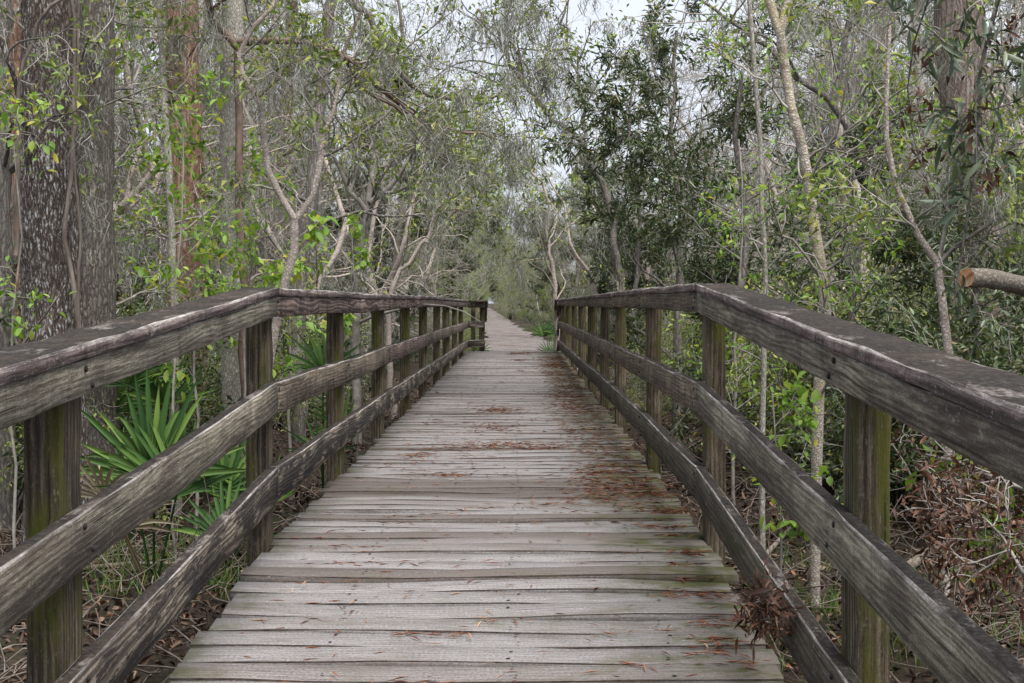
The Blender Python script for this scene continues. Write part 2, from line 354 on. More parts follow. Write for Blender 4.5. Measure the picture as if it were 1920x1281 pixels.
M['palm'] = leafm('palmetto_green', [(0, (.018, .048, .012)), (.6, (.045, .098, .022)), (1, (.12, .19, .04))], .6, .15, .15)
M['palmdry'] = leafm('dry_palmetto', [(0, (.16, .12, .07)), (1, (.36, .30, .20))], .6, .1)

# ------------------------------------------------------------------ ground and path
def path_x(y):
    return float(np.interp(y, [0, 28, 47, 66, 84, 110, 150, 220, 300, 400], [-.1, -.06, -.05, -.72, -1.3, -1.9, -3.0, -4.9, -7.0, -10]))
def hills(x, y):
    b_ = .09 * math.sin(x * .9 + 1.3) * math.cos(y * .7) + .05 * math.sin(x * 2.3 + y * 1.9) + .02 * math.sin(x * 6.1) * math.cos(y * 5.3)
    dp = abs(x - path_x(y)) if y > 26 else 9
    k = min(1, max(0, (dp - 1.3) / 1.5))
    return b_ * k - .02
ys = np.concatenate([np.arange(-6, 26, .25), np.arange(26, 70, 1.), np.arange(70, 200, 5.), np.arange(200, 1501, 100.)])
xs = np.concatenate([-np.array([900, 500, 300, 200, 140, 100, 70, 50, 36, 26, 19, 14, 11]), np.arange(-9, 9.01, .25), np.array([11, 14, 19, 26, 36, 50, 70, 100, 140, 200, 300, 500, 900])])
G = np.array([[(x, y, hills(x, y)) for x in xs] for y in ys]).reshape(-1, 3)
nx, ny = len(xs), len(ys); ii = (np.arange(ny - 1)[:, None] * nx + np.arange(nx - 1)).ravel()
gF = np.stack([ii, ii + 1, ii + nx + 1, ii + nx], -1)
b = NB('forest_floor'); o = b.n("ShaderNodeTexCoord").outputs["Object"]
f1 = b.noise(o, 26, 7, .75); f2 = b.noise(o, 1.1, 4); f3 = b.noise(o, 120, 3, .7)
c_ = b.ramp(b.math('ADD', b.math('MULTIPLY', f1, .6), b.math('MULTIPLY', f3, .4)), [(.38, (.010, .007, .005)), (.5, (.032, .020, .013)), (.64, (.10, .066, .043))])
c_ = b.mix(b.mapr(f2, .5, .7, 0, .55), c_, (.030, .042, .014))
M['floor'] = b.done(c_, b.bump(f1, .9, .04), .95)
g = link_mesh("ground", mesh_np("ground", G, [gF], M['floor'], smooth=True)); g["kind"] = "structure"

b = NB('path_gravel'); o = b.n("ShaderNodeTexCoord").outputs["Object"]
vo = b.n("ShaderNodeTexVoronoi"); vo.inputs["Scale"].default_value = 26; b.l(o, vo.inputs["Vector"])
f1 = b.noise(o, 1.3, 5); f2 = b.noise(o, 9, 5, .8)
c_ = b.ramp(b.sep(vo.outputs["Color"])[0], [(0, (.09, .078, .072)), (.5, (.17, .155, .15)), (1, (.34, .32, .31))])
c_ = b.mix(b.mapr(f2, .42, .6, 0, .6), c_, (.075, .052, .040)); c_ = b.mix(b.mapr(f1, .45, .58, 0, .65), c_, (.085, .048, .030))
M['gravel'] = b.done(c_, b.bump(vo.outputs["Distance"], .6, .02), .9)
PV, PF = [], []
yy = list(np.arange(27.2, 90, .8)) + list(np.arange(90, 330, 5.))
for i, y in enumerate(yy):
    cx = path_x(y); wl = 1.0 + .12 * math.sin(y * .9) + .06 * math.sin(y * 2.7); wr = 1.0 + .14 * math.sin(y * .7 + 2) + .06 * math.sin(y * 3.1)
    wl *= 1.25 if y < 50 else 1; wr *= 1.25 if y < 50 else 1
    for k, t in enumerate((-wl, -.45, 0, .45, wr)): PV.append((cx + t, y, .045 + (.03 if 0 < k < 4 else -.015)))
for i in range(len(yy) - 1):
    for k in range(4): a = i * 5 + k; PF.append((a, a + 1, a + 6, a + 5))
p = link_mesh("path", mesh_np("path", np.array(PV), [np.array(PF)], M['gravel'], smooth=True)); p["kind"] = "structure"

# ------------------------------------------------------------------ boards
def board(P, Bv, Cv, w, h, mats_n=4, jit=.0012, ch=.0035, uo=None, step=.16, endcap=True, warp=0.0, mats=None):
    """a sawn board along the points P (centre line), w wide along Bv, h high along Cv; chamfered arrises are material 1"""
    P = [np.array(p, float) for p in P]; Bv = np.array(Bv, float); Cv = np.array(Cv, float)
    pts = []; d = [0.]
    for a, c in zip(P[:-1], P[1:]):
        n = max(1, int(round(np.linalg.norm(c - a) / step)))
        for k in range(n): pts.append(a + (c - a) * k / n)
    pts.append(P[-1]); pts = np.array(pts); n = len(pts)
    u = np.concatenate([[0], np.cumsum(np.linalg.norm(np.diff(pts, axis=0), axis=1))])
    if warp: 
        ph = R.random() * 6; pts = pts + Cv * (np.sin(u * 2.3 + ph) * warp + np.sin(u * 5.1 + ph * 2) * warp * .4)[:, None]
    hw, hh = w / 2, h / 2
    sec = [(-hw + ch, -hh), (hw - ch, -hh), (hw, -hh + ch), (hw, hh - ch), (hw - ch, hh), (-hw + ch, hh), (-hw, hh - ch), (-hw, -hh + ch)]
    V = np.array([[q + Bv * s[0] + Cv * s[1] for s in sec] for q in pts])
    V += NR.normal(size=V.shape) * jit
    V = V.reshape(-1, 3)
    uo = uo if uo is not None else (R.uniform(0, 60), R.uniform(0, 60))
    sl = [math.dist(sec[k], sec[(k + 1) % 8]) for k in range(8)]; sv = np.concatenate([[0], np.cumsum(sl)])
    Fq, UV, MI = [], [], []
    for i in range(n - 1):
        for k in range(8):
            k2 = (k + 1) % 8
            Fq.append((i * 8 + k, i * 8 + k2, (i + 1) * 8 + k2, (i + 1) * 8 + k))
            v0, v1 = sv[k] + uo[1], sv[k + 1] + uo[1]; u0, u1 = u[i] + uo[0], u[i + 1] + uo[0]
            UV += [(u0, v0), (u0, v1), (u1, v1), (u1, v0)]
            MI.append({0: 0, 2: 0, 4: 2, 6: 0}.get(k, 1 if k in (3, 5) else 0))
    nq = len(Fq)
    E = []
    if endcap:
        E = [tuple(range(7, -1, -1)), tuple((n - 1) * 8 + k for k in range(8))]
        for e in E: UV += [(uo[0] + sec[k % 8][0], uo[1] + sec[k % 8][1]) for k in [q % 8 for q in e]]; MI.append(3)
    return V, np.array(Fq), np.array(E), np.array(UV), MI
class Boards:
    def __init__(s): s.V, s.F, s.E, s.UVf, s.UVe, s.Mf, s.Me, s.o, s.T, s.Te = [], [], [], [], [], [], [], 0, [], []
    def add(s, bd, tone=.5):
        V, Fq, E, UV, MI = bd; nq = len(Fq)
        s.V.append(V); s.F.append(Fq + s.o); s.UVf.append(UV[:nq * 4]); s.Mf += MI[:nq]; s.T += [tone] * nq
        if len(E): s.E.append(E + s.o); s.UVe.append(UV[nq * 4:]); s.Me += MI[nq:]; s.Te += [tone] * len(E)
        s.o += len(V)
    def build(s, name, mats, parent=None):
        F_ = [np.concatenate(s.F)] + ([np.concatenate(s.E)] if s.E else [])
        uv = np.concatenate(s.UVf + s.UVe)
        me = mesh_np(name, np.concatenate(s.V), F_, mats, mi=s.Mf + s.Me, uv=uv, attrs={"tone": ('FACE', s.T + s.Te)})
        return link_mesh(name, me, parent)
def one_board(name, mats, parent, *a, **k):
    B = Boards(); B.add(board(*a, **k)); return B.build(name, mats, parent)
XA, YA, ZA = (1, 0, 0), (0, 1, 0), (0, 0, 1)

# ------------------------------------------------------------------ boardwalk deck
def hz(py, d): return at(975, py, d).z
def deck_z(y):    # walking surface: ramp, level span, ramp down beyond the crest
    return 1.35 - float(np.interp(y, [0, 3.9, 4.9, 5.45, 7, 16, 26.2, 28.6], [1.385, 1.049, .965, .94, .93, .93, .895, 1.285]))
walk = empty("boardwalk", (0, 0, 0), label="long wooden boardwalk of grey weathered cross planks leading away between the two railings", cat="boardwalk")
B = Boards(); y = 1.2; k = 0
raised = {26: .010, 34: .008, 41: .006}
nails = []
while y < 28.4:
    pw = .1325 + R.uniform(-.002, .002); tone = R.random() ** .7
    if R.random() < .10: tone = R.uniform(0, .12)
    z = deck_z(y + pw / 2) - .019 + R.uniform(-.003, .003)
    if k in raised: z += raised[k]; tone = .06
    sl = (deck_z(y + pw) - deck_z(y)) / pw + R.uniform(-.02, .02) * .8
    xl, xr = -.965 + R.uniform(-.022, .018), .74 + R.uniform(-.02, .022)
    if y > 25.9: xl += .0
    yr = R.uniform(-.003, .003); ph = R.random() * 6; am = R.uniform(.002, .009) if y < 12 else .002
    n = 9 if y < 14 else 3
    pts = [(xl + (xr - xl) * i / n, y + pw / 2 + yr * (i / n - .5) * 2 + am * .5 * math.sin(ph + i * .9), z + am * math.sin(ph * 1.7 + i * .7)) for i in range(n + 1)]
    Cv = np.array((0, -sl, 1.)); Cv /= np.linalg.norm(Cv); Bv = np.array((0, 1., sl)); Bv /= np.linalg.norm(Bv)
    B.add(board(pts, -Bv, Cv, pw, .038, ch=.0035, step=.22 if y < 12 else 1, jit=.0011, uo=(R.uniform(0, 50), R.uniform(0, 50))), tone)
    if y < 14:
        for sx in (-.56, -.02, .44):
            for sy in (.035, .095):
                if R.random() < .85: nails.append((sx + R.uniform(-.02, .02), y + sy + R.uniform(-.01, .01), deck_z(y + sy) + (raised.get(k, 0)) + .0015))
    y += .1405 + (R.uniform(0, .006) if y < 12 else 0); k += 1
B.build("deck", [M['deck'], M['deck_edge'], M['deck'], M['deck_edge']], walk)
# nail heads, one mesh: a pattern on the deck
V, Fq = [], []
for (x, y, z) in nails:
    a = len(V); r = R.uniform(.005, .0075)
    V.append((x, y, z + .003)); V += [(x + r * math.cos(t * math.pi / 3), y + r * math.sin(t * math.pi / 3), z + .002) for t in range(6)]
    Fq += [(a, a + 1 + t, a + 1 + (t + 1) % 6) for t in range(6)]
o = link_mesh("nails", mesh_np("nails", np.array(V), [np.array(Fq)], M['nail']), walk); o["kind"] = "stuff"
for x in (-.86, -.1, .62):
    one_board("joist", [M['rail_low']] * 4, walk, [(x, 1.2, deck_z(1.2) - .14), (x, 3.9, deck_z(3.9) - .14), (x, 5.45, deck_z(5.45) - .14), (x, 26.2, deck_z(26.2) - .14), (x, 28.3, deck_z(28.3) - .14)], XA, ZA, .045, .19, step=1.5)

# ------------------------------------------------------------------ railings
def railing(side):
    """side -1 is the one west of the planks, +1 the one east of them"""
    L = side < 0
    root = empty("wooden_railing", (0, 0, 0), cat="railing", label=("weathered wooden railing with three rails in front of the big oaks and palmettos" if L else
                 "weathered wooden railing with dead brown leaves caught on its lowest rail"))
    xi = -.93 if L else .69            # inner face of the boards
    xp = xi + side * .04               # inner face of the posts
    ky = 5.45 if L else 5.58
    # profiles: distance -> height of board top and bottom (from the photograph)
    cap_t = [(ky - 4.4, hz(538 if L else 531, ky) - 4.4 * .0605), (ky, hz(538.5 if L else 531, ky)), (8.4, hz(549.7, 8.41) if L else hz(542, 8.4)), (15.3, hz(556, 15.3) if L else hz(555, 15.3)), (25.6, hz(563, 25.6) if L else hz(561.5, 26))]
    def prof(tab, y): return float(np.interp(y, [t[0] for t in tab], [t[1] for t in tab]))
    mid_t = [(ky - 4.4, hz(716, ky) - 4.4 * .0595), (ky, hz(716, ky)), (8.4, hz(665.5, 8.41)), (15.3, hz(622.5, 15.3)), (25.6, hz(602.5, 25.6))]
    low_t = [(ky - 4.4, hz(875.5, ky) - 4.4 * .062), (ky, hz(875.5, ky)), (8.4, hz(765.5, 8.41)), (15.3, hz(680, 15.3)), (25.6, hz(638, 25.6))]
    py = [.78, 3.06, 5.50, 7.75, 10.1, 12.45, 14.8, 17.2, 19.55, 21.95, 24.3] if L else [.75, 3.155, 5.65, 8.2, 10.9, 12.9, 15.3, 17.8, 20.2, 22.6, 25.0]
    py = [y for y in py if y > 1.4 or True]
    for i, y in enumerate(py):
        top = prof(cap_t, y) - .036; w = .077; dp = .152 if L else .132
        B = Boards(); lean = R.uniform(-.004, .004)
        cx = xp + side * (w / 2 + .001)
        B.add(board([(cx + lean, y, -.25), (cx, y, top)], XA, YA, w, dp, step=.12, ch=.005, jit=.0015), .5)
        B.build("post", [M['post'], M['post'], M['post'], M['end']], root)
        if i in ((8,) if L else (6, 7)):     # doubled posts
            one_board("post", [M['post'], M['post'], M['post'], M['end']], root, [(cx, y - .32, -.25), (cx, y - .32, top)], XA, YA, w, .09, step=.2)
    bolt = None
    for y in py[1:6]:
        for tab, offs in ((cap_t, (.055, .095)), (mid_t, (.03, .09)), (low_t, (.03, .10))):
            for k_, of in enumerate(offs):
                yb = y + (.02 if k_ else -.03) + R.uniform(-.01, .01); loc = (xi - side * .0015, yb, prof(tab, yb) - of)
                if bolt is None:
                    V = [(-side * .004, 0, 0)] + [(-side * .001, .0075 * math.cos(t), .0075 * math.sin(t)) for t in np.arange(8) * math.pi / 4] + [(side * .003, .0075 * math.cos(t), .0075 * math.sin(t)) for t in np.arange(8) * math.pi / 4]
                    bolt = mesh_np("bolt", np.array(V), [np.array([(0, 1 + q, 1 + (q + 1) % 8) for q in range(8)]), np.array([(1 + q, 9 + q, 9 + (q + 1) % 8, 1 + (q + 1) % 8) for q in range(8)])], M['nail'])
                o = link_mesh("bolt", bolt, root); o.location = loc
    # joints at the kink, then every second post
    joints = [ky - 4.4, ky, ky + 4.75, ky + 9.5, ky + 14.3, 25.6]
    for j in range(len(joints) - 1):
        a, b_ = joints[j], joints[j + 1] - .007
        inner = [t for t in (8.4, 15.3) if a < t < b_]
        seq = [a] + [float(q) for q in np.arange(a + .6, b_ - .3, .6)] + [b_]
        cx = xi + side * .02
        rw = .0185
        for nm, tab, off, hgt, mt in (("top_rail", cap_t, .034, .079, ('rail_pale' if j == 0 else ('rail_red' if L else 'rail'))),
                                      ("rail", mid_t, 0, .123, 'rail_pale' if (j == 0) else ('rail' if j % 2 or not L else 'rail_red')),
                                      ("rail", low_t, 0, .132, 'rail_low' if L else 'rail_lowd')):
            sag = R.uniform(-.006, .006) if j else 0
            pts = [(cx + R.uniform(-.0015, .0015), q, prof(tab, q) - off - hgt / 2 + sag * math.sin(math.pi * (q - a) / (b_ - a))) for q in seq]
            one_board("rail", [M[mt], M['edge'], M['cap'], M['end']], root, pts, (-1, 0, 0), ZA, .038, hgt, warp=.0025 if j else .0006, jit=.0011, ch=.004)
        # cap board: flat on the posts, its inner edge flush with the top rail
        cw = .142; cxx = xi + side * (cw / 2 - .006)
        pts = [(cxx + R.uniform(-.001, .001), q, prof(cap_t, q) - .017) for q in seq]
        one_board("cap_board", [M['capside'], M['edge'], M['cap'], M['end']], root, pts, (-1, 0, 0), ZA, cw, .033, warp=.0012 if j else .0004, jit=.0016, ch=.0045)
    # the ramp down beyond the crest
    if L:
        A, C = (-.93, 25.75), (-.66, 25.95)
        D = (-.74, 28.6)
    else:
        A, C = (.69, 25.62), (.69, 25.64)
        D = (.76, 28.7)
    zt = prof(cap_t, 25.6); ends = [zt, prof(mid_t, 25.6), prof(low_t, 25.6)]
    segs = ([(A, C, 0)] if L else []) + [(C, D, 1)]
    for (a, c, dn) in segs:
        dv = np.array((c[0] - a[0], c[1] - a[1], 0.)); ln = np.linalg.norm(dv); dv /= ln; nv = np.array((-dv[1], dv[0], 0.))
        dz = -.40 if dn else 0
        for z_, h_, w_ in ((ends[0] - .036 - .05, .1, .038), (ends[1] - .06, .123, .038), (ends[2] - .07, .13, .038), (ends[0] - .016, .034, .142)):
            one_board("cap_board" if w_ > .1 else "rail", [M['rail_low'] if w_ < .1 else M['rail'], M['edge'], M['cap'], M['end']], root,
                      [(a[0], a[1], z_), (c[0], c[1], z_ + dz)], nv, ZA, w_, h_)
    for (x, y) in (((-.70, 26.2), (-.86, 26.1), (-.78, 28.4)) if L else ((.80, 26.6), (.82, 28.4), (.86, 27.5))):
        one_board("post", [M['post'], M['post'], M['post'], M['end']], root, [(x, y, -.25), (x, y, ends[0] - .04 - max(0, y - 25.8) * .15)], XA, YA, .077, .14)
    return root
railing(-1); railing(1)
# ------------------------------------------------------------------ plants: generator
def rv(s=1.0): return np.array((R.gauss(0, s), R.gauss(0, s), R.gauss(0, s)))
def unit(v): return v / (np.linalg.norm(v) + 1e-9)
class Plant:
    def __init__(s): s.polys = []; s.rcap = .03; s.sites = []; s.tips = []; s.mosses = []
    def stem(s, pts, r0, r1, step=.3, wob=.01):
        """a smooth stem through pts; returns resampled points and radii"""
        P = [np.array(p, float) for p in pts]; out = []
        for i in range(len(P) - 1):
            p0, p1, p2, p3 = P[max(i - 1, 0)], P[i], P[i + 1], P[min(i + 2, len(P) - 1)]
            n = max(1, int(np.linalg.norm(p2 - p1) / step))
            for k in range(n):
                t = k / n
                out.append(.5 * (2 * p1 + (p2 - p0) * t + (2 * p0 - 5 * p1 + 4 * p2 - p3) * t * t + (3 * p1 - p0 - 3 * p2 + p3) * t ** 3))
        out.append(P[-1]); out = np.array(out)
        out[1:] += NR.normal(size=(len(out) - 1, 3)) * wob
        r = np.linspace(r0, r1, len(out)); s.polys.append((out, r)); return out, r
    def grow(s, p, d, L, r, lev, maxlev, kids=5, ang=.75, wander=.16, grav=0.0, ratio=.58, start=.25, seg=7, leafd=1.0, mossp=.1, rmin=.0022):
        seg = max(3, seg - lev); pts = [p]; dirs = [d]; st = L / seg
        for i in range(seg):
            d = unit(d + rv(wander) + np.array((0, 0, grav))); p = p + d * st * R.uniform(.8, 1.2); pts.append(p); dirs.append(d)
        rr = np.maximum(np.linspace(r, r * .35, seg + 1), rmin); s.polys.append((np.array(pts), rr))
        if lev >= maxlev:
            for i in range(1, seg + 1):
                if R.random() < leafd: s.sites.append((pts[i], dirs[i]))
            s.sites.append((pts[-1], dirs[-1])); 
            if R.random() < mossp * .3: s.mosses.append(pts[R.randrange(1, seg)])
            return
        if R.random() < mossp * .8: s.mosses.append(pts[R.randrange(1, seg)])
        for k in range(kids):
            t = start + (1 - start) * (k + R.random()) / kids; i = min(seg - 1, int(t * seg)); f = t * seg - i
            q = pts[i] * (1 - f) + pts[i + 1] * f; dd = dirs[i + 1]
            side = unit(np.cross(dd, rv())); a = ang * R.uniform(.6, 1.3)
            nd = unit(dd * math.cos(a) + side * math.sin(a))
            s.grow(q, nd, L * ratio * R.uniform(.65, 1.15) * (1.15 - .5 * t), r * (.5 - .15 * t) + .001, lev + 1, maxlev, kids, ang, wander * 1.1, grav, ratio, .15, seg + lev, leafd, mossp, rmin)
    def side_branches(s, pts, rad, n, L, maxlev=2, t0=.2, t1=1., updir=.3, toward=None, rk=.4, **k):
        for _ in range(n):
            t = R.uniform(t0, t1) * (len(pts) - 1); i = min(int(t), len(pts) - 2); f = t - i
            q = pts[i] * (1 - f) + pts[i + 1] * f; dd = unit(pts[i + 1] - pts[i])
            side = unit(np.cross(dd, rv())); nd = unit(side + dd * .4 + np.array((0, 0, updir)) + (np.array(toward) if toward is not None else 0))
            s.grow(q, nd, L * R.uniform(.6, 1.2), min(rad[i] * rk, s.rcap * L), 0, maxlev, **k)
    def leaves(s, per=3, size=.05, spread=.03, along=.5, droop=-.1, szv=.35):
        if not s.sites: return None
        P = np.array([a for a, d in s.sites]); D = np.array([d for a, d in s.sites])
        P = np.repeat(P, per, 0); D = np.repeat(D, per, 0); n = len(P)
        P = P + NR.normal(size=(n, 3)) * spread
        D = D * along + NR.normal(size=(n, 3)) * .6 + np.array((0, 0, droop))
        return P, D, size * (1 + NR.normal(size=n) * szv).clip(.4, 1.8)

def plant_objects(root, pl, barkm, leafmat, trunkname="trunk", leafname="crown", per=3, size=.05, wf=.42, spread=.03, moss=None, detail=False, along=.5, droop=-.1, thick=.03, rnd=None, twigm=None, up=.5, mossw=.004):
    if twigm and pl.polys[0][1][0] > .012:
        big = [q for q in pl.polys if q[1][0] > .012]; sm = [q for q in pl.polys if q[1][0] <= .012]
        link_mesh(trunkname, wood_mesh(trunkname, big, barkm, thick=thick), root)
        if sm: link_mesh("twigs", wood_mesh("twigs", sm, twigm), root)
    else: link_mesh(trunkname, wood_mesh(trunkname, pl.polys, barkm, thick=thick), root)
    lv = pl.leaves(per, size, spread, along, droop)
    if lv is not None and leafmat is not None:
        P, D, Ls = lv; link_mesh(leafname, leaves_mesh(leafname, P, D, Ls, leafmat, wf=wf, detail=detail, rnd=rnd, up=up), root)
    if moss and pl.mosses:
        link_mesh("hanging_moss", moss_mesh("hanging_moss", pl.mosses, M['moss'], width=mossw, **moss), root)
    return root

def copy_tree(o, loc, rz, sc, label, group, cat=None):
    c = o.copy(); COL.objects.link(c); c.location = loc; c.rotation_euler = (0, 0, rz); c.scale = (sc[0], sc[0], sc[1])
    c["label"] = label; c["group"] = group
    for ch in o.children: q = ch.copy(); COL.objects.link(q); q.parent = c
    return c

# ------------------------------------------------------------------ prototypes of the wood
def proto_twiggy(seed, H=8., leafmat='leaf', per=3, nb=9, lean=(0, 0), moss_n=.10, bk='greybark'):
    global R; R = random.Random(seed); pl = Plant()
    for s_ in range(R.choice((1, 2, 2, 3))):
        a = R.random() * 6.28; h = H * R.uniform(.75, 1.05)
        top = np.array((lean[0] * h + R.gauss(0, .8), lean[1] * h + R.gauss(0, .8), h))
        pts = [(0.12 * math.cos(a), .12 * math.sin(a), -.1)] + [tuple(top * t + np.array((R.gauss(0, .18), R.gauss(0, .18), 0))) for t in (.2, .4, .6, .8, 1.)]
        P, r = pl.stem(pts, R.uniform(.045, .085), .012, .35, .02)
        pl.side_branches(P, r, nb, H * .28, 3, .12, 1., .25, kids=4, ang=.8, wander=.2, leafd=.75, mossp=moss_n, ratio=.6, rmin=.0035)
    root = empty("slender_tree", (0, 0, 0), cat="tree")
    return plant_objects(root, pl, M[bk], M[leafmat] if leafmat else None, per=per, size=.052, spread=.05, moss=dict(n=26, length=.5, spread=.035), twigm=M['twig'], mossw=.0028)
def proto_evergreen(seed, H=5., leafmat='leafdark', size=.085):
    global R; R = random.Random(seed); pl = Plant()
    for s_ in range(3):
        h = H * R.uniform(.7, 1.05); a = R.random() * 6.28; top = np.array((math.cos(a) * .9, math.sin(a) * .9, h))
        pts = [(.1 * math.cos(a), .1 * math.sin(a), -.1)] + [tuple(top * t + rv(.12)) for t in (.3, .6, 1.)]
        P, r = pl.stem(pts, R.uniform(.03, .05), .01, .3, .02)
        pl.side_branches(P, r, 9, H * .28, 2, .12, 1., .45, kids=6, ang=.6, wander=.16, leafd=1., mossp=.03, ratio=.55, rmin=.003)
    root = empty("evergreen_tree", (0, 0, 0), cat="tree")
    return plant_objects(root, pl, M['twig'], M[leafmat], per=6, size=size, wf=.26, spread=.03, moss=dict(n=20, length=.3, spread=.03), mossw=.0025, along=1.1, droop=.1)
def proto_tall(seed, H=17., barkm='cypgrey', leafmat='leaf', r=.19, per=2):
    global R; R = random.Random(seed); pl = Plant()
    pts = [(R.gauss(0, .12) * i, R.gauss(0, .12) * i, H * i / 5 - (.1 if i == 0 else 0)) for i in range(6)]
    P, rr = pl.stem(pts, r, .05, .6, .02); rr[0] *= 1.35; rr[1] *= 1.12
    pl.side_branches(P, rr, 30, H * .17, 3, .22, 1., .1, kids=4, ang=.85, wander=.22, leafd=.45, mossp=.22, ratio=.6, rk=.3, rmin=.005)
    root = empty("tall_tree", (0, 0, 0), cat="tree")
    return plant_objects(root, pl, M[barkm], M[leafmat], per=per, size=.08, spread=.06, moss=dict(n=34, length=.8, spread=.05), twigm=M['twig'], mossw=.0055)
def proto_bush(seed, H=1.8, leafmat='leaf', size=.05, per=3, nm="bush", leafd=.8):
    global R; R = random.Random(seed); pl = Plant()
    for s_ in range(9):
        a = R.random() * 6.28; d = unit(np.array((math.cos(a) * .55, math.sin(a) * .55, 1.)))
        pl.grow(np.array((math.cos(a) * .15, math.sin(a) * .15, -.05)), d, H * R.uniform(.6, 1.1), .012, 0, 2, kids=6, ang=.75, wander=.2, ratio=.55, leafd=leafd, mossp=.01, rmin=.0022)
    root = empty(nm, (0, 0, 0), cat="shrub")
    return plant_objects(root, pl, M['twig'], M[leafmat], "branches", "leaves", per=per, size=size, spread=.03)

def _bare(seed, H, bk='pinkbark'):
    r_ = proto_twiggy(seed, H, None, 1, 11, (random.Random(seed).uniform(-.25, .25), 0), .08, bk); return r_
twiggy = [proto_twiggy(101, 8, 'leaf', 3), proto_twiggy(102, 9, 'leafbright', 2, lean=(.12, 0)), proto_twiggy(103, 7, 'leaf', 2, 11, (-.1, .05)), proto_twiggy(104, 8.5, 'leafbright', 1, 8, (.18, 0)), proto_twiggy(105, 7.5, 'leaf', 1, 12, (0, .1), .2), _bare(106, 7.), _bare(107, 8.)]
bare = [_bare(108, 6.), _bare(109, 5.)]
everg = [proto_evergreen(201), proto_evergreen(202, 6.), proto_evergreen(203, 4., 'leafblue', .07)]
tall = [proto_tall(301), proto_tall(302, 19, 'greybark', 'leaf', .16, 2), proto_tall(303, 15, 'cypress', 'leaf', .2, 1), proto_tall(304, 16, 'smooth', 'leafrust', .12, 1)]
bush = [proto_bush(401), proto_bush(402, 1.5, 'leafdark', .055, 4), proto_bush(403, 2.2, 'leaf', .05, 2), proto_bush(404, 1.6, 'leafdark', .05, 1, leafd=.15), proto_bush(405, 1.3, 'leafblue', .05, 4)]
def proto_pole(seed, H, r, bk):
    global R; R = random.Random(seed); pl = Plant()
    pts = [(0, 0, -.1)]; x = y = 0.
    for i in range(1, 6): x += R.gauss(0, .16); y += R.gauss(0, .16); pts.append((x, y, H * i / 5))
    P, rr = pl.stem(pts, r, r * .4, .3, .012)
    pl.side_branches(P, rr, 14, H * .16, 2, .2, 1., .5, kids=5, ang=.7, wander=.2, leafd=.5, mossp=.12, ratio=.6, rmin=.0028)
    root = empty("slim_tree", (0, 0, 0), cat="tree")
    return plant_objects(root, pl, M[bk], M['leaf'], per=2, size=.05, spread=.04, moss=dict(n=26, length=.4, spread=.03), twigm=M['twig'], mossw=.0025)
pole = [proto_pole(501, 7.5, .045, 'pinkbark'), proto_pole(502, 8.5, .06, 'smooth'), proto_pole(503, 6.5, .032, 'birch'), proto_pole(504, 9, .085, 'smooth')]
used = set()
R = random.Random(77)
def place(protos, x, y, label, group, smin=.85, smax=1.2):
    pr = R.choice(protos); rz = R.random() * 6.283; s1 = R.uniform(smin, smax); s2 = s1 * R.uniform(.9, 1.12)
    z = hills(x, y)
    if pr.name not in used:
        used.add(pr.name); pr.location = (x, y, z); pr.rotation_euler = (0, 0, rz); pr.scale = (s1, s1, s2); pr["label"] = label; pr["group"] = group; return pr
    return copy_tree(pr, (x, y, z), rz, (s1, s2), label, group)
def zone(x, y):
    s_ = 'left' if x < path_x(y) else 'right'
    w = 'boardwalk' if y < 26 else ('near gravel path' if y < 70 else 'far gravel path')
    return w, s_
def scatter(n, ymin, ymax, clear, power=1.6, marg=1.12, ok=None):
    out = []; tries = 0
    while len(out) < n and tries < n * 80:
        tries += 1
        y = ymin + (ymax - ymin) * R.random() ** power; x = R.uniform(-1, 1) * (.37 * y * marg + 1.5)
        if abs(x - path_x(y)) < clear: continue
        if ok and not ok(x, y): continue
        px = 975 + x / y * 2667
        if ymin > 8.6 and ((px < 480 and y < 13.5) or (1690 < px < 1920 and y < 14.5) or (1520 < px <= 1690 and y < 13) or (480 <= px < 760 and y < 12.5)): continue
        if any((x - a) ** 2 + (y - b_) ** 2 < (.5 + .012 * y) ** 2 * 1.6 for a, b_ in out): continue
        out.append((x, y))
    return out
def wood_of(pts, protos, desc, plural, smin=.85, smax=1.2):
    for x, y in pts:
        w, s_ = zone(x, y); px = 975 + x / y * 2667
        if protos is not bush:
            low = 860 < px < 1520 or (y < 30 and px > 700)
            if low and protos is not bare:     # lower growth where the photograph is open to the sky
                H = 1.35 + (567 - R.uniform(190, 390)) * y / 2667; nomH = 17 if protos is tall else (5.3 if protos is everg else 8.3)
                k = H / nomH
                if k < .22: continue
                smin, smax = min(.9, k * .85), min(1.0, k)
            else: smin, smax = .8, 1.15
        place(protos, x, y, "%s in the woods along the %s, %s side" % (desc, w, s_), "%s, %s, %s side" % (plural, w, s_), smin, smax)
wood_of(scatter(42, 18, 150, 3.0, 1.3, ok=lambda x, y: x < -.12 * y or x > .22 * y or y > 90), tall, "tall moss-hung tree", "tall moss-hung trees")
wood_of(scatter(80, 14, 170, 2.3, 1.4, ok=lambda x, y: abs(x) > 3.4 or y > 29), twiggy, "slender twiggy tree", "slender twiggy trees")
wood_of(scatter(70, 10, 60, 2.1, 1.5, ok=lambda x, y: abs(x) > 2.7 or y > 27), pole, "slim pale-stemmed tree", "slim pale-stemmed trees")
wood_of(scatter(36, 9.5, 45, 2.4, 1.3, ok=lambda x, y: abs(x) > 3. or y > 29), bare, "leafless twiggy tree", "leafless twiggy trees")
wood_of(scatter(20, 12, 110, 2.8, 1.4, ok=lambda x, y: x > 3.2 or R.random() < .4), everg, "dark narrow-leaved evergreen", "dark evergreens", .6, .95)
wood_of(scatter(78, 8.5, 30, 2.4, 1.1, ok=lambda x, y: x > 2.3 or x < -2.6), bush, "low bushy shrub", "low shrubs", .5, .85)
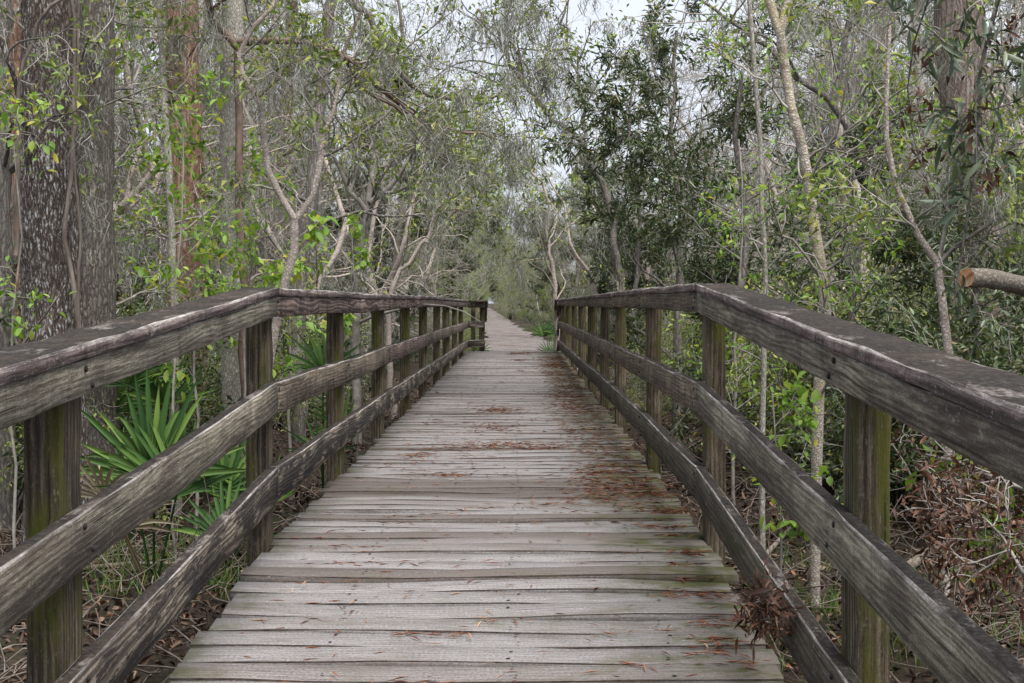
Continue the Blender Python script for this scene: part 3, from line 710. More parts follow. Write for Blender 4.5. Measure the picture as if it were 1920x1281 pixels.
wood_of(scatter(70, 150, 340, 2.2, .9, ok=lambda x, y: abs(x - path_x(y)) < 34), twiggy + tall[:2], "far-off slender tree", "far-off trees", .9, 1.2)
for k_ in range(9): wood_of([(path_x(352) + (k_ - 4) * 2.2, 352 + R.uniform(-6, 6))], twiggy, "distant tree ending the path", "trees at the path end")
wood_of(scatter(90, 29, 100, 2.3, 1.3), bush, "bushy undergrowth shrub", "undergrowth shrubs", .7, 1.25)
wood_of([(x_, y_) for y_ in (21, 24, 27, 30, 33, 36, 40, 44, 48, 53, 58, 64, 70, 78) for x_ in [R.choice((R.uniform(3.2, .17 * y_ + .8), -R.uniform(3.2, 4.6)))]], bare, "leafless twiggy tree", "leafless twiggy trees", 1.2, 1.6)
dk = [proto_bush(406, 1.7, 'leafdark', .05, 5), proto_bush(407, 1.4, 'leafdark', .045, 6), proto_bush(408, 1.9, 'leaf', .04, 4)]
R = random.Random(910); pts = []
for k_ in range(46):
    y = R.uniform(7.2, 20); x = R.uniform(2.0, max(2.6, .42 * y)); pts.append((x, y))
for k_ in range(26):
    y = R.uniform(8.5, 20); x = -R.uniform(2.4, max(2.9, .40 * y)); pts.append((x, y))
def wb(pts):
    for x, y in pts:
        w, s_ = zone(x, y); place(dk, x, y, "dense dark-leaved shrub close behind the %s railing" % s_, "dense shrubs behind the %s railing" % s_, .5, .95)
wb(pts)
for k_ in range(12):
    y = R.uniform(215, 345); x = R.uniform(-11.5, -8.6) * y / 300 if k_ % 2 else path_x(352) + R.uniform(-4, 5)
    if k_ % 2 == 0: y = 356 + R.uniform(0, 8)
    place(twiggy[:3] + everg[:2], x, y, "tall distant tree closing the view at the end of the path", "trees closing the end of the path", 2.4, 3.2)
for i in range(44):
    y = 31 + i * 5.2 + max(0, i - 30) * 4 + R.uniform(-1.5, 1.5)
    for s_ in (-1, 1):
        x = path_x(y) + s_ * (R.uniform(2.7, 3.6) if y < 90 else R.uniform(2.2, 3.0))
        wood_of([(x, y)], twiggy if i % 4 else everg, "path-side tree arching over the gravel", "path-side trees", .6, .95)
        if i < 18: wood_of([(path_x(y) + s_ * R.uniform(1.9, 2.6), y + 2)], bush, "low path-edge bush", "path-edge bushes", .35, .7)

# ------------------------------------------------------------------ trees that can be told apart
def A(*q): return [tuple(at(px, py, d)) for px, py, d in q]
def ground_under(p): return (p[0], p[1], hills(p[0], p[1]) - .05)
def rel(root_loc, pts): return [tuple(np.array(p) - np.array(root_loc)) for p in pts]
def hero(name, label, pts, r0, r1, barkm, leafmat=None, limbs=(), nb=0, bl=1., maxlev=2, per=3, size=.05, mossp=.1, moss=None, detail=False, t0=.3, t1=1., toward=None, updir=.3, lump=.01, group=None, cat="tree", tree=True, leafd=.6, extra_moss=0, twigm='twig', kids=4, wf=.42, along=.5, droop=-.1, leafname="crown", wander=.2, mossw=.0022, seed=None, up=.5, flare=1.0):
    global R
    R = random.Random(seed if seed else hash(name + label) % 1000 if False else sum(map(ord, label)))
    loc = ground_under(pts[0]) if tree else tuple(pts[0])
    root = empty(name, loc, label=label, cat=cat, group=group)
    P_ = ([loc] if tree else []) + list(pts)
    pl = Plant(); pl.rcap = .015; P, r = pl.stem(rel(loc, P_), r0, r1, .14 if r0 > .05 else .2, lump)
    if flare > 1:
        r *= 1 + (flare - 1) * np.exp(-np.linspace(0, 1, len(r)) * 14); pl.polys[0] = (P, r)
    if nb: pl.side_branches(P, r, nb, bl, maxlev, t0, t1, updir, toward, kids=kids, ang=.8, wander=wander, leafd=leafd, mossp=mossp, ratio=.6)
    for (lp, lr0, lr1, n2, l2) in limbs:
        Q, q = pl.stem(rel(loc, lp), lr0, lr1, .12, lump)
        if n2: pl.side_branches(Q, q, n2, l2, maxlev, .15, 1., updir, toward, kids=kids, ang=.8, wander=wander, leafd=leafd, mossp=mossp, ratio=.6, rk=.6)
    if tree:     # nothing grows into the walkway
        def inside(q): return abs(q[0] + loc[0] + .12) < 1.15 and q[2] + loc[2] < 2.1 and q[1] + loc[1] < 29
        k0 = 1 + len(limbs)
        pl.polys = [pq for k_, pq in enumerate(pl.polys) if k_ == 0 or pq[1][0] > .0122 or not any(inside(q) for q in pq[0])]
        pl.sites = [q for q in pl.sites if not inside(q[0])]; pl.mosses = [q for q in pl.mosses if not inside(q)]
    for _ in range(int(extra_moss * .6)):
        q = R.choice(pl.polys)[0]; pl.mosses.append(q[R.randrange(len(q))])
    return plant_objects(root, pl, M[barkm], M[leafmat] if leafmat else None, per=per, size=size, moss=moss, detail=detail, twigm=M[twigm], mossw=mossw, wf=wf, along=along, droop=droop, leafname=leafname, up=up)
MO = dict(n=40, length=.30, spread=.025)

hero("oak_tree", "massive oak trunk with white-speckled ridged bark, leftmost big trunk, wrapped by vines",
     A((108, 900, 7.6), (100, 620, 7.6), (92, 300, 7.6), (92, 0, 7.6), (95, -300, 7.6)), .165, .135, 'oak', 'leaf',
     limbs=[(A((60, 330, 7.5), (30, 150, 7.3), (-20, 40, 7.2)), .02, .01, 4, .7)], nb=4, bl=.7, per=1, size=.045, t0=.3, lump=.004, moss=MO, flare=1.3)
M['palebark'] = bark('pale_lichen_oak_bark', (.06, .048, .04), (.25, .22, .19), (.58, .55, .42), .75, 52., .16, .02)
hero("oak_tree", "grey oak trunk with pale lichen patches just right of the massive vine-wrapped one",
     A((190, 880, 8.8), (184, 620, 8.8), (180, 300, 8.8), (183, 0, 8.8), (186, -300, 8.8)), .118, .098, 'palebark', 'leaf',
     nb=5, bl=.8, per=1, size=.045, lump=.004, moss=MO, extra_moss=14, flare=1.3)
hero("cypress_tree", "reddish-barked cypress trunk behind the leafy saplings",
     A((352, 560, 12.5), (350, 400, 12.5), (345, 200, 12.5), (340, 0, 12.5), (338, -300, 12.5)), .17, .13, 'cypress', 'leaf', nb=8, bl=.9, per=1, moss=MO, extra_moss=24, lump=.006, mossp=.3, flare=1.5, mossw=.003)
hero("oak_tree", "straight grey trunk blotched with cream lichen beside the cypress",
     A((436, 560, 9.8), (434, 350, 9.8), (433, 180, 9.8), (436, 0, 9.8), (440, -200, 9.8)), .082, .07, 'smooth', 'leaf', nb=6, bl=.7, per=1, moss=MO, extra_moss=14, lump=.004, mossp=.25)
hero("young_tree", "thin pale trunk leaning in front of the reddish cypress",
     A((326, 570, 9.5), (322, 440, 9.5), (316, 300, 9.5), (306, 180, 9.6), (300, 0, 9.7)), .034, .02, 'smooth', 'leafbright', nb=9, bl=.7, per=2, size=.055, lump=.006, moss=MO)
hero("cypress_tree", "dark reddish trunk at the left edge, half hidden behind the massive oak",
     A((30, 560, 10.5), (30, 300, 10.5), (36, 0, 10.5), (38, -200, 10.5)), .11, .1, 'cypress', 'leaf', nb=8, bl=1.2, per=2, moss=MO, extra_moss=16)
hero("oak_tree", "dim grey trunk cut off by the left edge of the photo",
     A((0, 560, 9.), (-6, 300, 9.), (-4, 0, 9.), (0, -200, 9.)), .09, .08, 'greybark', 'leaf', nb=8, bl=1.2, per=2, moss=MO, extra_moss=10)
hero("forked_sapling", "pale forked sapling rising just behind the bend of the left handrail",
     A((488, 840, 8.3), (500, 700, 8.3), (520, 590, 8.25), (538, 520, 8.2), (547, 465, 8.2), (553, 412, 8.2)), .030, .025, 'pinkbark', 'leaf',
     limbs=[(A((553, 412, 8.2), (530, 375, 8.2), (500, 318, 8.2), (495, 255, 8.2), (492, 200, 8.1), (452, 140, 8.1), (448, 100, 8.1), (480, 55, 8.1), (515, 10, 8.1), (540, -60, 8.1)), .023, .012, 7, .6),
            (A((553, 415, 8.2), (588, 365, 8.2), (605, 300, 8.2), (598, 250, 8.2), (625, 205, 8.2), (640, 120, 8.2), (675, 20, 8.1)), .021, .010, 8, .6),
            (A((600, 290, 8.2), (585, 200, 8.3), (570, 150, 8.3), (588, 60, 8.3)), .012, .006, 5, .5)], per=1, size=.042, moss=MO, lump=.008, mossp=.15)
hero("leaning_tree", "thin pale tree leaning toward the path, behind the left handrail posts",
     A((735, 545, 17), (790, 465, 17), (850, 400, 17), (930, 345, 17)), .045, .012, 'pinkbark', 'leaf', limbs=[(A((800, 455, 17), (830, 380, 17), (880, 330, 17), (905, 270, 17)), .03, .01, 6, 1.)], nb=9, bl=1.0, per=2, lump=.02, moss=MO, mossw=.004)
hero("leaning_tree", "dark branching tree standing behind the second left railing post",
     A((668, 560, 14), (690, 400, 14), (700, 300, 14.2), (720, 200, 14.4), (700, 60, 14.4)), .05, .02, 'twig', 'leaf', limbs=[(A((690, 400, 14), (640, 330, 14), (610, 240, 14)), .03, .012, 7, 1.1), (A((692, 380, 14), (750, 330, 14), (790, 270, 14), (840, 240, 14)), .03, .01, 8, 1.1)], nb=10, bl=1.2, per=2, mossp=.2, moss=MO, mossw=.0035)
hero("overhanging_tree", "tree whose long reddish boughs sweep down over the left side of the walk",
     A((455, 540, 9.6), (450, 300, 9.6), (446, 80, 9.6)), .03, .026, 'twigred', 'leaf',
     limbs=[(A((446, 80, 9.6), (510, 74, 9.6), (570, 76, 9.7), (640, 105, 9.9), (700, 155, 10.2), (760, 205, 10.6), (830, 240, 11.2), (940, 262, 12)), .026, .007, 9, .8),
            (A((640, 105, 9.9), (690, 175, 10.2), (740, 200, 10.4), (800, 255, 10.8)), .014, .006, 8, .8),
            (A((446, 90, 9.6), (400, 40, 9.6), (380, -40, 9.6)), .03, .02, 4, .9)], per=1, size=.045, moss=dict(n=40, length=.4, spread=.03), mossp=.2, extra_moss=14, mossw=.003)
hero("overhanging_tree", "mossy tree leaning in from the top left with drooping grey boughs",
     A((560, 560, 13), (590, 300, 13), (620, 0, 13), (640, -200, 13)), .07, .05, 'greybark', 'leaf',
     limbs=[(A((622, -30, 13), (690, 30, 13), (730, 100, 13.2), (775, 160, 13.4), (850, 185, 14), (960, 175, 15)), .04, .01, 14, 1.0)], nb=4, bl=1.2, per=1, moss=dict(n=50, length=.6, spread=.04), mossp=.3, extra_moss=26, mossw=.0035)
hero("bare_tree", "tree with pale crooked bough reaching up against the open sky above the path",
     A((1165, 560, 24), (1150, 420, 24), (1122, 330, 24), (1085, 262, 24)), .062, .05, 'greybark', 'leaf',
     limbs=[(A((1085, 262, 24), (1035, 225, 24), (985, 160, 24), (955, 110, 24), (925, 80, 24), (895, 20, 24)), .045, .016, 12, 1.8),
            (A((1090, 270, 24), (1095, 190, 24), (1075, 120, 24), (1060, 60, 24), (1065, -10, 24)), .038, .014, 11, 1.8),
            (A((975, 145, 24), (965, 70, 24), (985, 20, 24)), .03, .012, 6, 1.3)], per=1, size=.09, leafd=.35, mossp=.2, extra_moss=12, moss=dict(n=40, length=.7, spread=.06), mossw=.006, lump=.03)
hero("crooked_tree", "slim white-limbed tree at the right edge of the gravel path",
     A((1043, 557, 27), (1035, 505, 27), (1026, 440, 27), (1024, 360, 27), (990, 320, 27), (960, 300, 27)), .06, .02, 'pinkbark', 'leaf', nb=12, bl=1.6, per=1, size=.08, mossp=.3, extra_moss=16, moss=dict(n=50, length=.8, spread=.07), mossw=.006, lump=.02)
hero("birch_like_tree", "pale mottled trunk with cream bands, curving up and forking at the top right of centre",
     A((1530, 900, 6.4), (1536, 700, 6.4), (1546, 590, 6.4), (1538, 500, 6.4), (1524, 430, 6.4), (1514, 340, 6.4), (1503, 270, 6.4), (1484, 200, 6.4), (1468, 110, 6.4), (1462, 60, 6.4)), .027, .021, 'birch', 'leafbright',
     limbs=[(A((1462, 62, 6.4), (1450, 20, 6.4), (1430, -40, 6.4), (1420, -160, 6.4)), .022, .015, 5, .6), (A((1463, 60, 6.4), (1475, 20, 6.4), (1492, -50, 6.4), (1500, -160, 6.4)), .022, .015, 5, .6)],
     nb=13, bl=.6, per=1, size=.034, lump=.006, t0=.3, leafd=.6, kids=4)
hero("slim_sapling", "slim straight grey-green stem just left of the mottled pale trunk",
     A((1432, 545, 7.5), (1430, 400, 7.5), (1424, 250, 7.5), (1415, 120, 7.5), (1403, -20, 7.5), (1395, -150, 7.5)), .017, .011, 'smooth', 'leafbright', nb=10, bl=.45, per=1, size=.036, lump=.004)
hero("arching_tree", "tree with thin reddish bough arching across the sky toward the mottled trunk",
     A((1680, 560, 11), (1650, 380, 11), (1600, 260, 11), (1560, 190, 11)), .045, .03, 'greybark', 'leaf',
     limbs=[(A((1560, 190, 11), (1500, 150, 11), (1440, 90, 11), (1390, 55, 11), (1340, 20, 11), (1300, -10, 11)), .028, .010, 9, .9), (A((1560, 190, 11), (1580, 100, 11), (1600, -30, 11)), .03, .02, 4, .8)], per=1, size=.045, moss=MO, mossp=.1, mossw=.003)
hero("cypress_tree", "thick pale-brown cypress trunk behind the hanging dead leaves at upper right",
     A((1860, 560, 11), (1838, 420, 11), (1818, 260, 11), (1802, 120, 11), (1795, 0, 11), (1790, -300, 11)), .21, .17, 'cypgrey', 'leaf', nb=3, bl=.8, per=1, moss=MO, extra_moss=6, flare=1.4, lump=.008, mossw=.003)
hero("oak_tree", "hazy grey leaning trunk between the mottled trunk and the thick cypress",
     A((1600, 560, 19), (1600, 420, 19), (1575, 300, 19), (1590, 190, 19), (1640, 90, 19), (1665, 0, 19), (1680, -150, 19)), .20, .14, 'greybark', 'leaf', nb=16, bl=1.8, per=1, moss=dict(n=50, length=.7, spread=.06), extra_moss=30, mossw=.005, mossp=.3)
hero("forked_sapling", "pinkish forked sapling in front of the bushes near the cut log",
     A((1778, 660, 5.6), (1768, 570, 5.6), (1756, 492, 5.6)), .019, .016, 'pinkbark', 'leaf',
     limbs=[(A((1756, 492, 5.6), (1722, 440, 5.6), (1700, 400, 5.6), (1682, 350, 5.6), (1662, 260, 5.6), (1662, 130, 5.6), (1668, 40, 5.6)), .014, .007, 7, .4),
            (A((1758, 495, 5.6), (1800, 460, 5.6), (1850, 425, 5.5), (1930, 370, 5.4), (1990, 330, 5.4)), .011, .007, 4, .35),
            (A((1760, 485, 5.6), (1770, 440, 5.6), (1790, 330, 5.7), (1810, 230, 5.7)), .010, .005, 6, .4)], per=2, size=.036, moss=dict(n=80, length=.2, spread=.022), mossw=.0011, mossp=.3, extra_moss=10, lump=.004)
# dark evergreens whose crowns fill the upper right of centre
for i, (px, d, H, lab) in enumerate(((1270, 13.5, 0, "large dark-leaved evergreen filling the space right of the path opening"), (1390, 11.5, 0, "dark evergreen behind the bend of the right handrail"), (1190, 24, 0, "dark evergreen standing beyond the far end of the right railing"), (1600, 9.5, 0, "broad waxy-leaved evergreen behind the mottled pale trunk"), (1830, 9, 0, "dense dark evergreen behind the cut log"))):
    top = (60, 130, 120, 330, 450)[i]
    hero("evergreen_tree", lab, A((px, 560, d), (px + 10, max(420, top + 40), d), (px - 10, max(260, top + 20), d), (px, top, d)), .05, .015, 'greybark', 'leafdark', nb=(14, 10, 10, 12, 12)[i], bl=(1.0, .8, .9, .65, .65)[i] , per=(4, 4, 4, 4, 4)[i], size=(.07, .06, .08, .05, .05)[i], wf=.24, along=1.0, droop=.0, t0=.22, leafd=1., kids=5, mossp=.04, moss=MO)
# leafy saplings with fresh green leaves
for i, (px, d, py, lab) in enumerate(((470, 8.6, 395, "leafy sapling with fresh green leaves left of the pale forked sapling"), (556, 9.6, 395, "low sapling with broad green leaves around the fork of the pale sapling"), (655, 11.5, 460, "yellow-green maple sprig above the left handrail"), (340, 7.8, 240, "sapling with bright leaf spray hanging before the cypress"), (380, 8.4, 390, "sapling with yellow-green lobed leaves between cypress and cream-blotched trunk"), (35, 6.2, 300, "yellow-green leafed stem in front of the massive oak"), (1390, 9, 280, "tall light-green sapling between the evergreen and the slim stem"), (1085, 34, 330, "light-green young tree beside the far path"))):
    hero("leafy_sapling", lab, A((px - 12, 590, d), (px + 5, (590 + py) / 2, d), (px, py - 20, d)), .012 * d / 8, .004, 'twig', 'leafbright', nb=(10, 6, 7, 7, 8, 7, 12, 10)[i], bl=(.42, .3, .3, .35, .35, .3, .5, 1.4)[i], maxlev=1, kids=3, per=2, size=(.05, .07, .065, .05, .055, .038, .036, .09)[i], t0=.55 if i not in (5, 6) else .3, wf=.5, detail=True, droop=-.3, leafd=.8, up=.75)
hero("leafy_shrub", "green-leaved shrub between the right posts, just beyond the railing",
     A((1455, 900, 6.0), (1450, 800, 6.0), (1450, 740, 6.0)), .009, .003, 'twig', 'leafbright', nb=9, bl=.22, maxlev=1, per=2, size=.045, t0=.2, wf=.6, detail=True, cat="shrub", leafname="leaves", leafd=.9, up=.8)
hero("leafy_shrub", "lobed-leaf seedling between the third and fourth left posts",
     A((670, 790, 9.2), (680, 730, 9.2), (675, 700, 9.2)), .008, .003, 'twig', 'leafbright', nb=6, bl=.2, maxlev=1, per=2, size=.06, t0=.2, wf=.7, detail=True, cat="shrub", leafname="leaves", leafd=.9, up=.8)

# woody vines on the massive oak
def vine(label, pts, r, group=None, mat='vine'):
    loc = tuple(pts[0]); root = empty("woody_vine", loc, label=label, cat="vine", group=group)
    pl = Plant(); pl.stem(rel(loc, pts), r, r * .6, .08, .004); link_mesh("stem", wood_mesh("stem", pl.polys, M[mat]), root); return root
vine("woody vine running up the right flank of the massive oak trunk", A((150, 640, 7.4), (140, 540, 7.4), (120, 420, 7.42), (134, 330, 7.42), (138, 180, 7.42), (140, 40, 7.42), (130, -60, 7.4)), .014)
vine("twisted vine hanging free between the two big oak trunks", A((160, 700, 7.5), (146, 560, 7.45), (150, 440, 7.45), (140, 300, 7.45), (146, 100, 7.45), (152, -40, 7.45)), .011)
vine("curved vine looping over the upper left of the massive oak trunk", A((30, 480, 7.3), (34, 300, 7.3), (36, 160, 7.3), (60, 80, 7.3), (95, 12, 7.25), (150, -20, 7.3)), .015)
vine("thin stick leaning across the foot of the massive oak trunk", A((40, 650, 6.9), (80, 600, 6.9), (108, 555, 6.9), (122, 535, 6.95)), .008, mat='debris')

# ------------------------------------------------------------------ the cut log, palmettos
def cut_log():
    pts = A((1812, 520, 4.4), (1850, 522, 4.45), (1900, 533, 4.6), (1990, 560, 4.9), (2200, 640, 5.6), (2500, 800, 6.6), (2900, 1110, 7.6))
    M['logbark'] = bark('log_bark', (.09, .07, .055), (.27, .235, .19), (.46, .44, .36), .6, 60., 1., .004, bands=.5)
    loc = tuple(pts[0]); root = empty("cut_log", loc, label="pale-barked log with a freshly sawn orange end jutting in over the right railing", cat="log")
    pl = Plant(); P, r = pl.stem(rel(loc, pts), .031, .045, .06, .001); o = link_mesh("bark", wood_mesh("bark", pl.polys, M['logbark']), root)
    ax = unit(P[0] - P[2]); a = unit(np.cross(ax, (0, 0, 1))); c = np.cross(ax, a)
    bm_ = NB('sawn_log_end'); oc = bm_.n("ShaderNodeTexCoord").outputs["Object"]
    ln = bm_.n("ShaderNodeVectorMath", operation='LENGTH'); bm_.l(oc, ln.inputs[0])
    rg = bm_.math('SINE', bm_.math('MULTIPLY', bm_.math('ADD', ln.outputs["Value"], bm_.math('MULTIPLY', bm_.noise(oc, 40, 4), .01)), 900))
    mt = bm_.done(bm_.mix(bm_.mapr(bm_.noise(oc, 45, 4), .45, .62), bm_.mix(bm_.mapr(rg, -1, 1, 0, .35), (.36, .20, .10), (.25, .12, .055)), (.13, .06, .03)))
    V = [(0, 0, 0)]; n = 24
    for k in range(n):
        t = k * 2 * math.pi / n; V.append(tuple((a * math.cos(t) + c * math.sin(t)) * .0305 * (1 + R.gauss(0, .02))))
    Fq = [(0, 1 + k, 1 + (k + 1) % n) for k in range(n)]
    e = link_mesh("sawn_end", mesh_np("sawn_end", np.array(V), [np.array(Fq)], mt), root); e.location = tuple(ax * .003 + np.array(P[0]) * 0)
    return root
cut_log()

def palmetto(label, base, fans, mats=('palm',), group=None):
    """saw palmetto: each fan is a petiole with stiff folded blades radiating from its tip"""
    root = empty("palmetto", tuple(base), label=label, cat="palmetto", group=group)
    for (dx, dy, h, size, tilt, az, mt, nb_) in fans:
        tip = np.array((dx, dy, h)); pl = Plant(); pl.stem([(0, 0, -.05), tuple(tip * .5 + np.array((dx * .1, dy * .1, h * .08))), tuple(tip)], .008, .006, .1, .002)
        V, F_, rn = [], [], []
        nrmv = unit(np.array((math.cos(az) * math.cos(tilt), math.sin(az) * math.cos(tilt), math.sin(tilt))))
        upv = unit(np.array((0, 0, 1.)) - nrmv * nrmv[2]) if abs(nrmv[2]) < .98 else np.array((0, 1., 0)); rt = np.cross(upv, nrmv)
        for k in range(nb_):
            a = (k / (nb_ - 1) - .5) * R.uniform(2.6, 3.0); L = size * (1 - .18 * abs(a) / 1.5) * R.uniform(.85, 1.1)
            d = unit(upv * math.cos(a) + rt * math.sin(a)); s_ = unit(np.cross(d, nrmv)); w = size * .026
            o0 = len(V); ben = R.uniform(.02, .12) + (.5 if mt == 'palmdry' else 0) + (R.random() < .18) * .5
            for t, ww in ((.02, .35), (.25, 1.0), (.5, 1.15), (.75, .8), (1., .02)):
                c = tip + d * L * t + nrmv * L * .06 * math.sin(t * 3) + np.array((0, 0, -1.)) * L * ben * max(0, t - .35) ** 1.6
                V += [c - s_ * w * ww + nrmv * w * .5, c - nrmv * w * .25 * ww, c + s_ * w * ww + nrmv * w * .5]
            for q in range(4):
                i0 = o0 + q * 3; F_ += [(i0, i0 + 1, i0 + 4, i0 + 3), (i0 + 1, i0 + 2, i0 + 5, i0 + 4)]
            rr_ = R.random(); rn += [rr_] * 8
        o = link_mesh("stalk", wood_mesh("stalk", pl.polys, M['palm' if mt == 'palm' else 'palmdry']), root)
        link_mesh("fan_leaf", mesh_np("fan_leaf", np.array(V), [np.array(F_)], M[mt], attrs={"rnd": ('FACE', rn)}), root)
    return root
R = random.Random(5)
def gp(px, d): p = at(px, 700, d); return (p.x, p.y, hills(p.x, p.y))
palmetto("big fan palmetto with dark green blades and a dead drooping fan, beside the massive oak", gp(285, 6.6),
         [(.03, -.1, .54, .52, .1, -1.4, 'palm', 26), (.14, -.12, .46, .44, .3, -.9, 'palm', 20), (-.10, .1, .42, .40, .3, -2.2, 'palm', 18), (-.16, -.2, .46, .34, -.3, -1.9, 'palmdry', 12), (-.06, -.3, .34, .36, -.2, -1.6, 'palmdry', 12)])
palmetto("palmetto with upright spiky blades showing above the left handrail", gp(240, 8.6), [(0, 0, .98, .42, .0, -1.4, 'palm', 18), (.2, .1, .86, .4, .1, -1.0, 'palm', 18), (-.15, .2, .8, .4, .1, -2, 'palm', 18)])
palmetto("palmetto fanning out between the second and third left posts", gp(420, 7.6), [(0, 0, .42, .42, .2, -1.3, 'palm', 20), (.15, .1, .3, .42, .3, -.7, 'palm', 20), (.05, -.2, .18, .4, .5, -1.7, 'palm', 20)])
palmetto("palmetto with arched blades directly behind the third left post", gp(605, 8.8), [(0, 0, .85, .36, .2, -1.0, 'palm', 14), (.1, .05, .5, .36, .3, -.5, 'palm', 12), (.0, -.1, .35, .3, .3, -1.4, 'palm', 12)])
palmetto("palmetto on the right bank near the start of the gravel path", gp(1046, 40), [(0, 0, .5, .6, .3, -1.5, 'palm', 20), (.4, .2, .5, .6, .3, -1.2, 'palm', 20), (-.4, .1, .4, .6, .4, -2.2, 'palm', 20), (.1, -.3, .3, .5, .6, -1.5, 'palm', 18)])
palmetto("small palmetto poking through beside the end of the right railing", gp(1034, 29.5), [(-.05, 0, .3, .4, .4, -2.0, 'palm', 14), (.05, -.1, .2, .35, .4, -1.2, 'palm', 14)])
palmetto("small palmetto poking out past the end of the left railing", gp(897, 29.5), [(.05, 0, .35, .4, .4, -1.0, 'palm', 12), (0, -.1, .2, .35, .4, -1.5, 'palm', 12)])

# ------------------------------------------------------------------ hanging dead leaves, right
def spray(name, label, pts, r, mat, n, bl, per, size, wf, bk='twig', cat="branch", detail=True, leafd=1., lname="leaves"):
    return hero(name, label, pts, r, r * .4, bk, mat, nb=n, bl=bl, maxlev=1, per=per, size=size, wf=wf, detail=detail, cat=cat, tree=False, leafname=lname, leafd=leafd, t0=.1, droop=-.5, kids=4, along=.6, up=.4, updir=-.1)
hero("leaning_tree", "tree with dull blue-green leaves on drooping branches hanging into the upper right",
     A((2150, 900, 4.3), (2140, 560, 4.3), (2100, 200, 4.3), (2080, -100, 4.3), (2060, -400, 4.3)), .045, .03, 'greybark', 'leafblue',
     limbs=[(A((2080, -100, 4.3), (2000, -180, 4.1), (1940, -120, 3.95), (1880, -20, 3.9), (1836, 120, 3.95), (1832, 260, 4.0), (1815, 420, 4.0), (1790, 560, 4.05)), .013, .003, 12, .15),
            (A((2070, -300, 4.3), (1950, -300, 4.2), (1800, -110, 4.1), (1740, -10, 4.1), (1700, 60, 4.1), (1660, 110, 4.1)), .012, .003, 8, .13)],
     maxlev=1, per=2, size=.05, wf=.2, detail=True, droop=-.5, along=.6, up=.4, updir=-.1, leafd=.5, kids=4)
spray("dead_branch", "dangling twig of curled dead brown leaves in the upper right corner", A((1990, -170, 4.1), (1950, -40, 4.0), (1900, 40, 4.0), (1870, 100, 4.0), (1880, 180, 4.0)), .005, 'dead', 4, .07, 1, .026, .35)
spray("dead_branch", "dangling twig of curled dead leaves left of the thick cypress", A((1742, -6, 4.1), (1712, 80, 4.3), (1702, 160, 4.5), (1712, 240, 4.6), (1730, 330, 4.6)), .004, 'dead', 3, .06, 1, .026, .35)
spray("dead_branch", "twig of dead brown leaves hanging in front of the thick cypress trunk", A((1860, 40, 3.9), (1834, 110, 3.9), (1830, 200, 3.9), (1826, 330, 3.9)), .004, 'dead', 3, .05, 1, .026, .35)
spray("dead_branch", "fallen brush heap of curled brown leaves under the right handrail", A((1960, 930, 4.2), (1880, 900, 4.3), (1800, 870, 4.5), (1730, 850, 4.7)), .01, 'dead', 22, .22, 3, .021, .36)
spray("dead_branch", "dead leafy branch sprawling low in the bottom right corner", A((1980, 1120, 3.4), (1920, 1060, 3.5), (1880, 1000, 3.7), (1850, 960, 3.9)), .009, 'dead', 20, .2, 3, .021, .36)
spray("dead_branch", "bunch of curled brown leaves caught on the lowest right rail", A((1475, 1090, 3.62), (1450, 1110, 3.6), (1435, 1140, 3.58), (1430, 1165, 3.57)), .003, 'dead', 7, .035, 2, .028, .22)
spray("leafy_branch", "green leafy stems rising in the bottom right beyond the brown brush", A((1930, 1040, 4.6), (1900, 950, 4.6), (1880, 850, 4.6)), .006, 'leafbright', 8, .25, 2, .05, .4)

# fallen limbs and sticks
def stick(label, pts, r, nb=0, group=None, mat='debris', bl=.25):
    return hero("fallen_branch", label, pts, r, r * .4, mat, None, nb=nb, bl=bl, maxlev=1, tree=False, cat="branch", group=group, twigm='debris', lump=.006, kids=3)
def G_(px, py):      # point on the ground seen at this pixel
    v = CR @ Vector(((px - 960) / F, -(py - 640.5) / F, -1.0)); t = (CAM.z - .0) / -v.z; p = CAM + v * t; return (p.x, p.y, hills(p.x, p.y) + .03)
stick("pale fallen branch lying across the grass behind the left railing", [G_(150, 1085), G_(240, 1065), G_(330, 1060), G_(400, 1068)], .015, 4)
stick("thick crooked pale limb lying on the ground beyond the right railing", [G_(1700, 1060), G_(1750, 1035), G_(1800, 1040), G_(1900, 1028)], .03, 3)
stick("mottled pale limb leaning up out of the brown brush on the right", A((1905, 1010, 4.7), (1860, 920, 4.8), (1830, 860, 4.9), (1800, 780, 5.2)), .016, 2)
stick("dark rotting branch on the leaves between the right posts", [G_(1430, 1040), G_(1480, 1005), G_(1540, 985)], .018, 3)
stick("forked bare branch standing in the brush right of the second right post", A((1690, 945, 4.9), (1730, 980, 4.8), (1770, 1030, 4.6)), .006, 2)
R = random.Random(31)
def twigs_litter(n):
    polys = []
    for _ in range(n):
        side = R.choice((-1, 1)); y = 2.5 + 16 * R.random() ** 1.3; x = side * R.uniform(.85 if side > 0 else 1.05, .4 * y + 1.4)
        z = hills(x, y); L = R.uniform(.15, .7); a = R.random() * 6.28; d = np.array((math.cos(a), math.sin(a), R.uniform(-.1, .55)))
        p = np.array((x, y, z + R.uniform(.0, .08))); pts = [p]
        for k in range(4): d = unit(d + rv(.28)); p = p + d * L / 4; pts.append(p)
        r = R.uniform(.002, .006); polys.append((np.array(pts), np.linspace(r, r * .4, 5)))
    return polys
o = link_mesh("twig_debris", wood_mesh("twig_debris", twigs_litter(3400), M['debris'])); tag(o, "tangle of grey dead twigs strewn over the ground beside the boardwalk", "debris", kind="stuff")
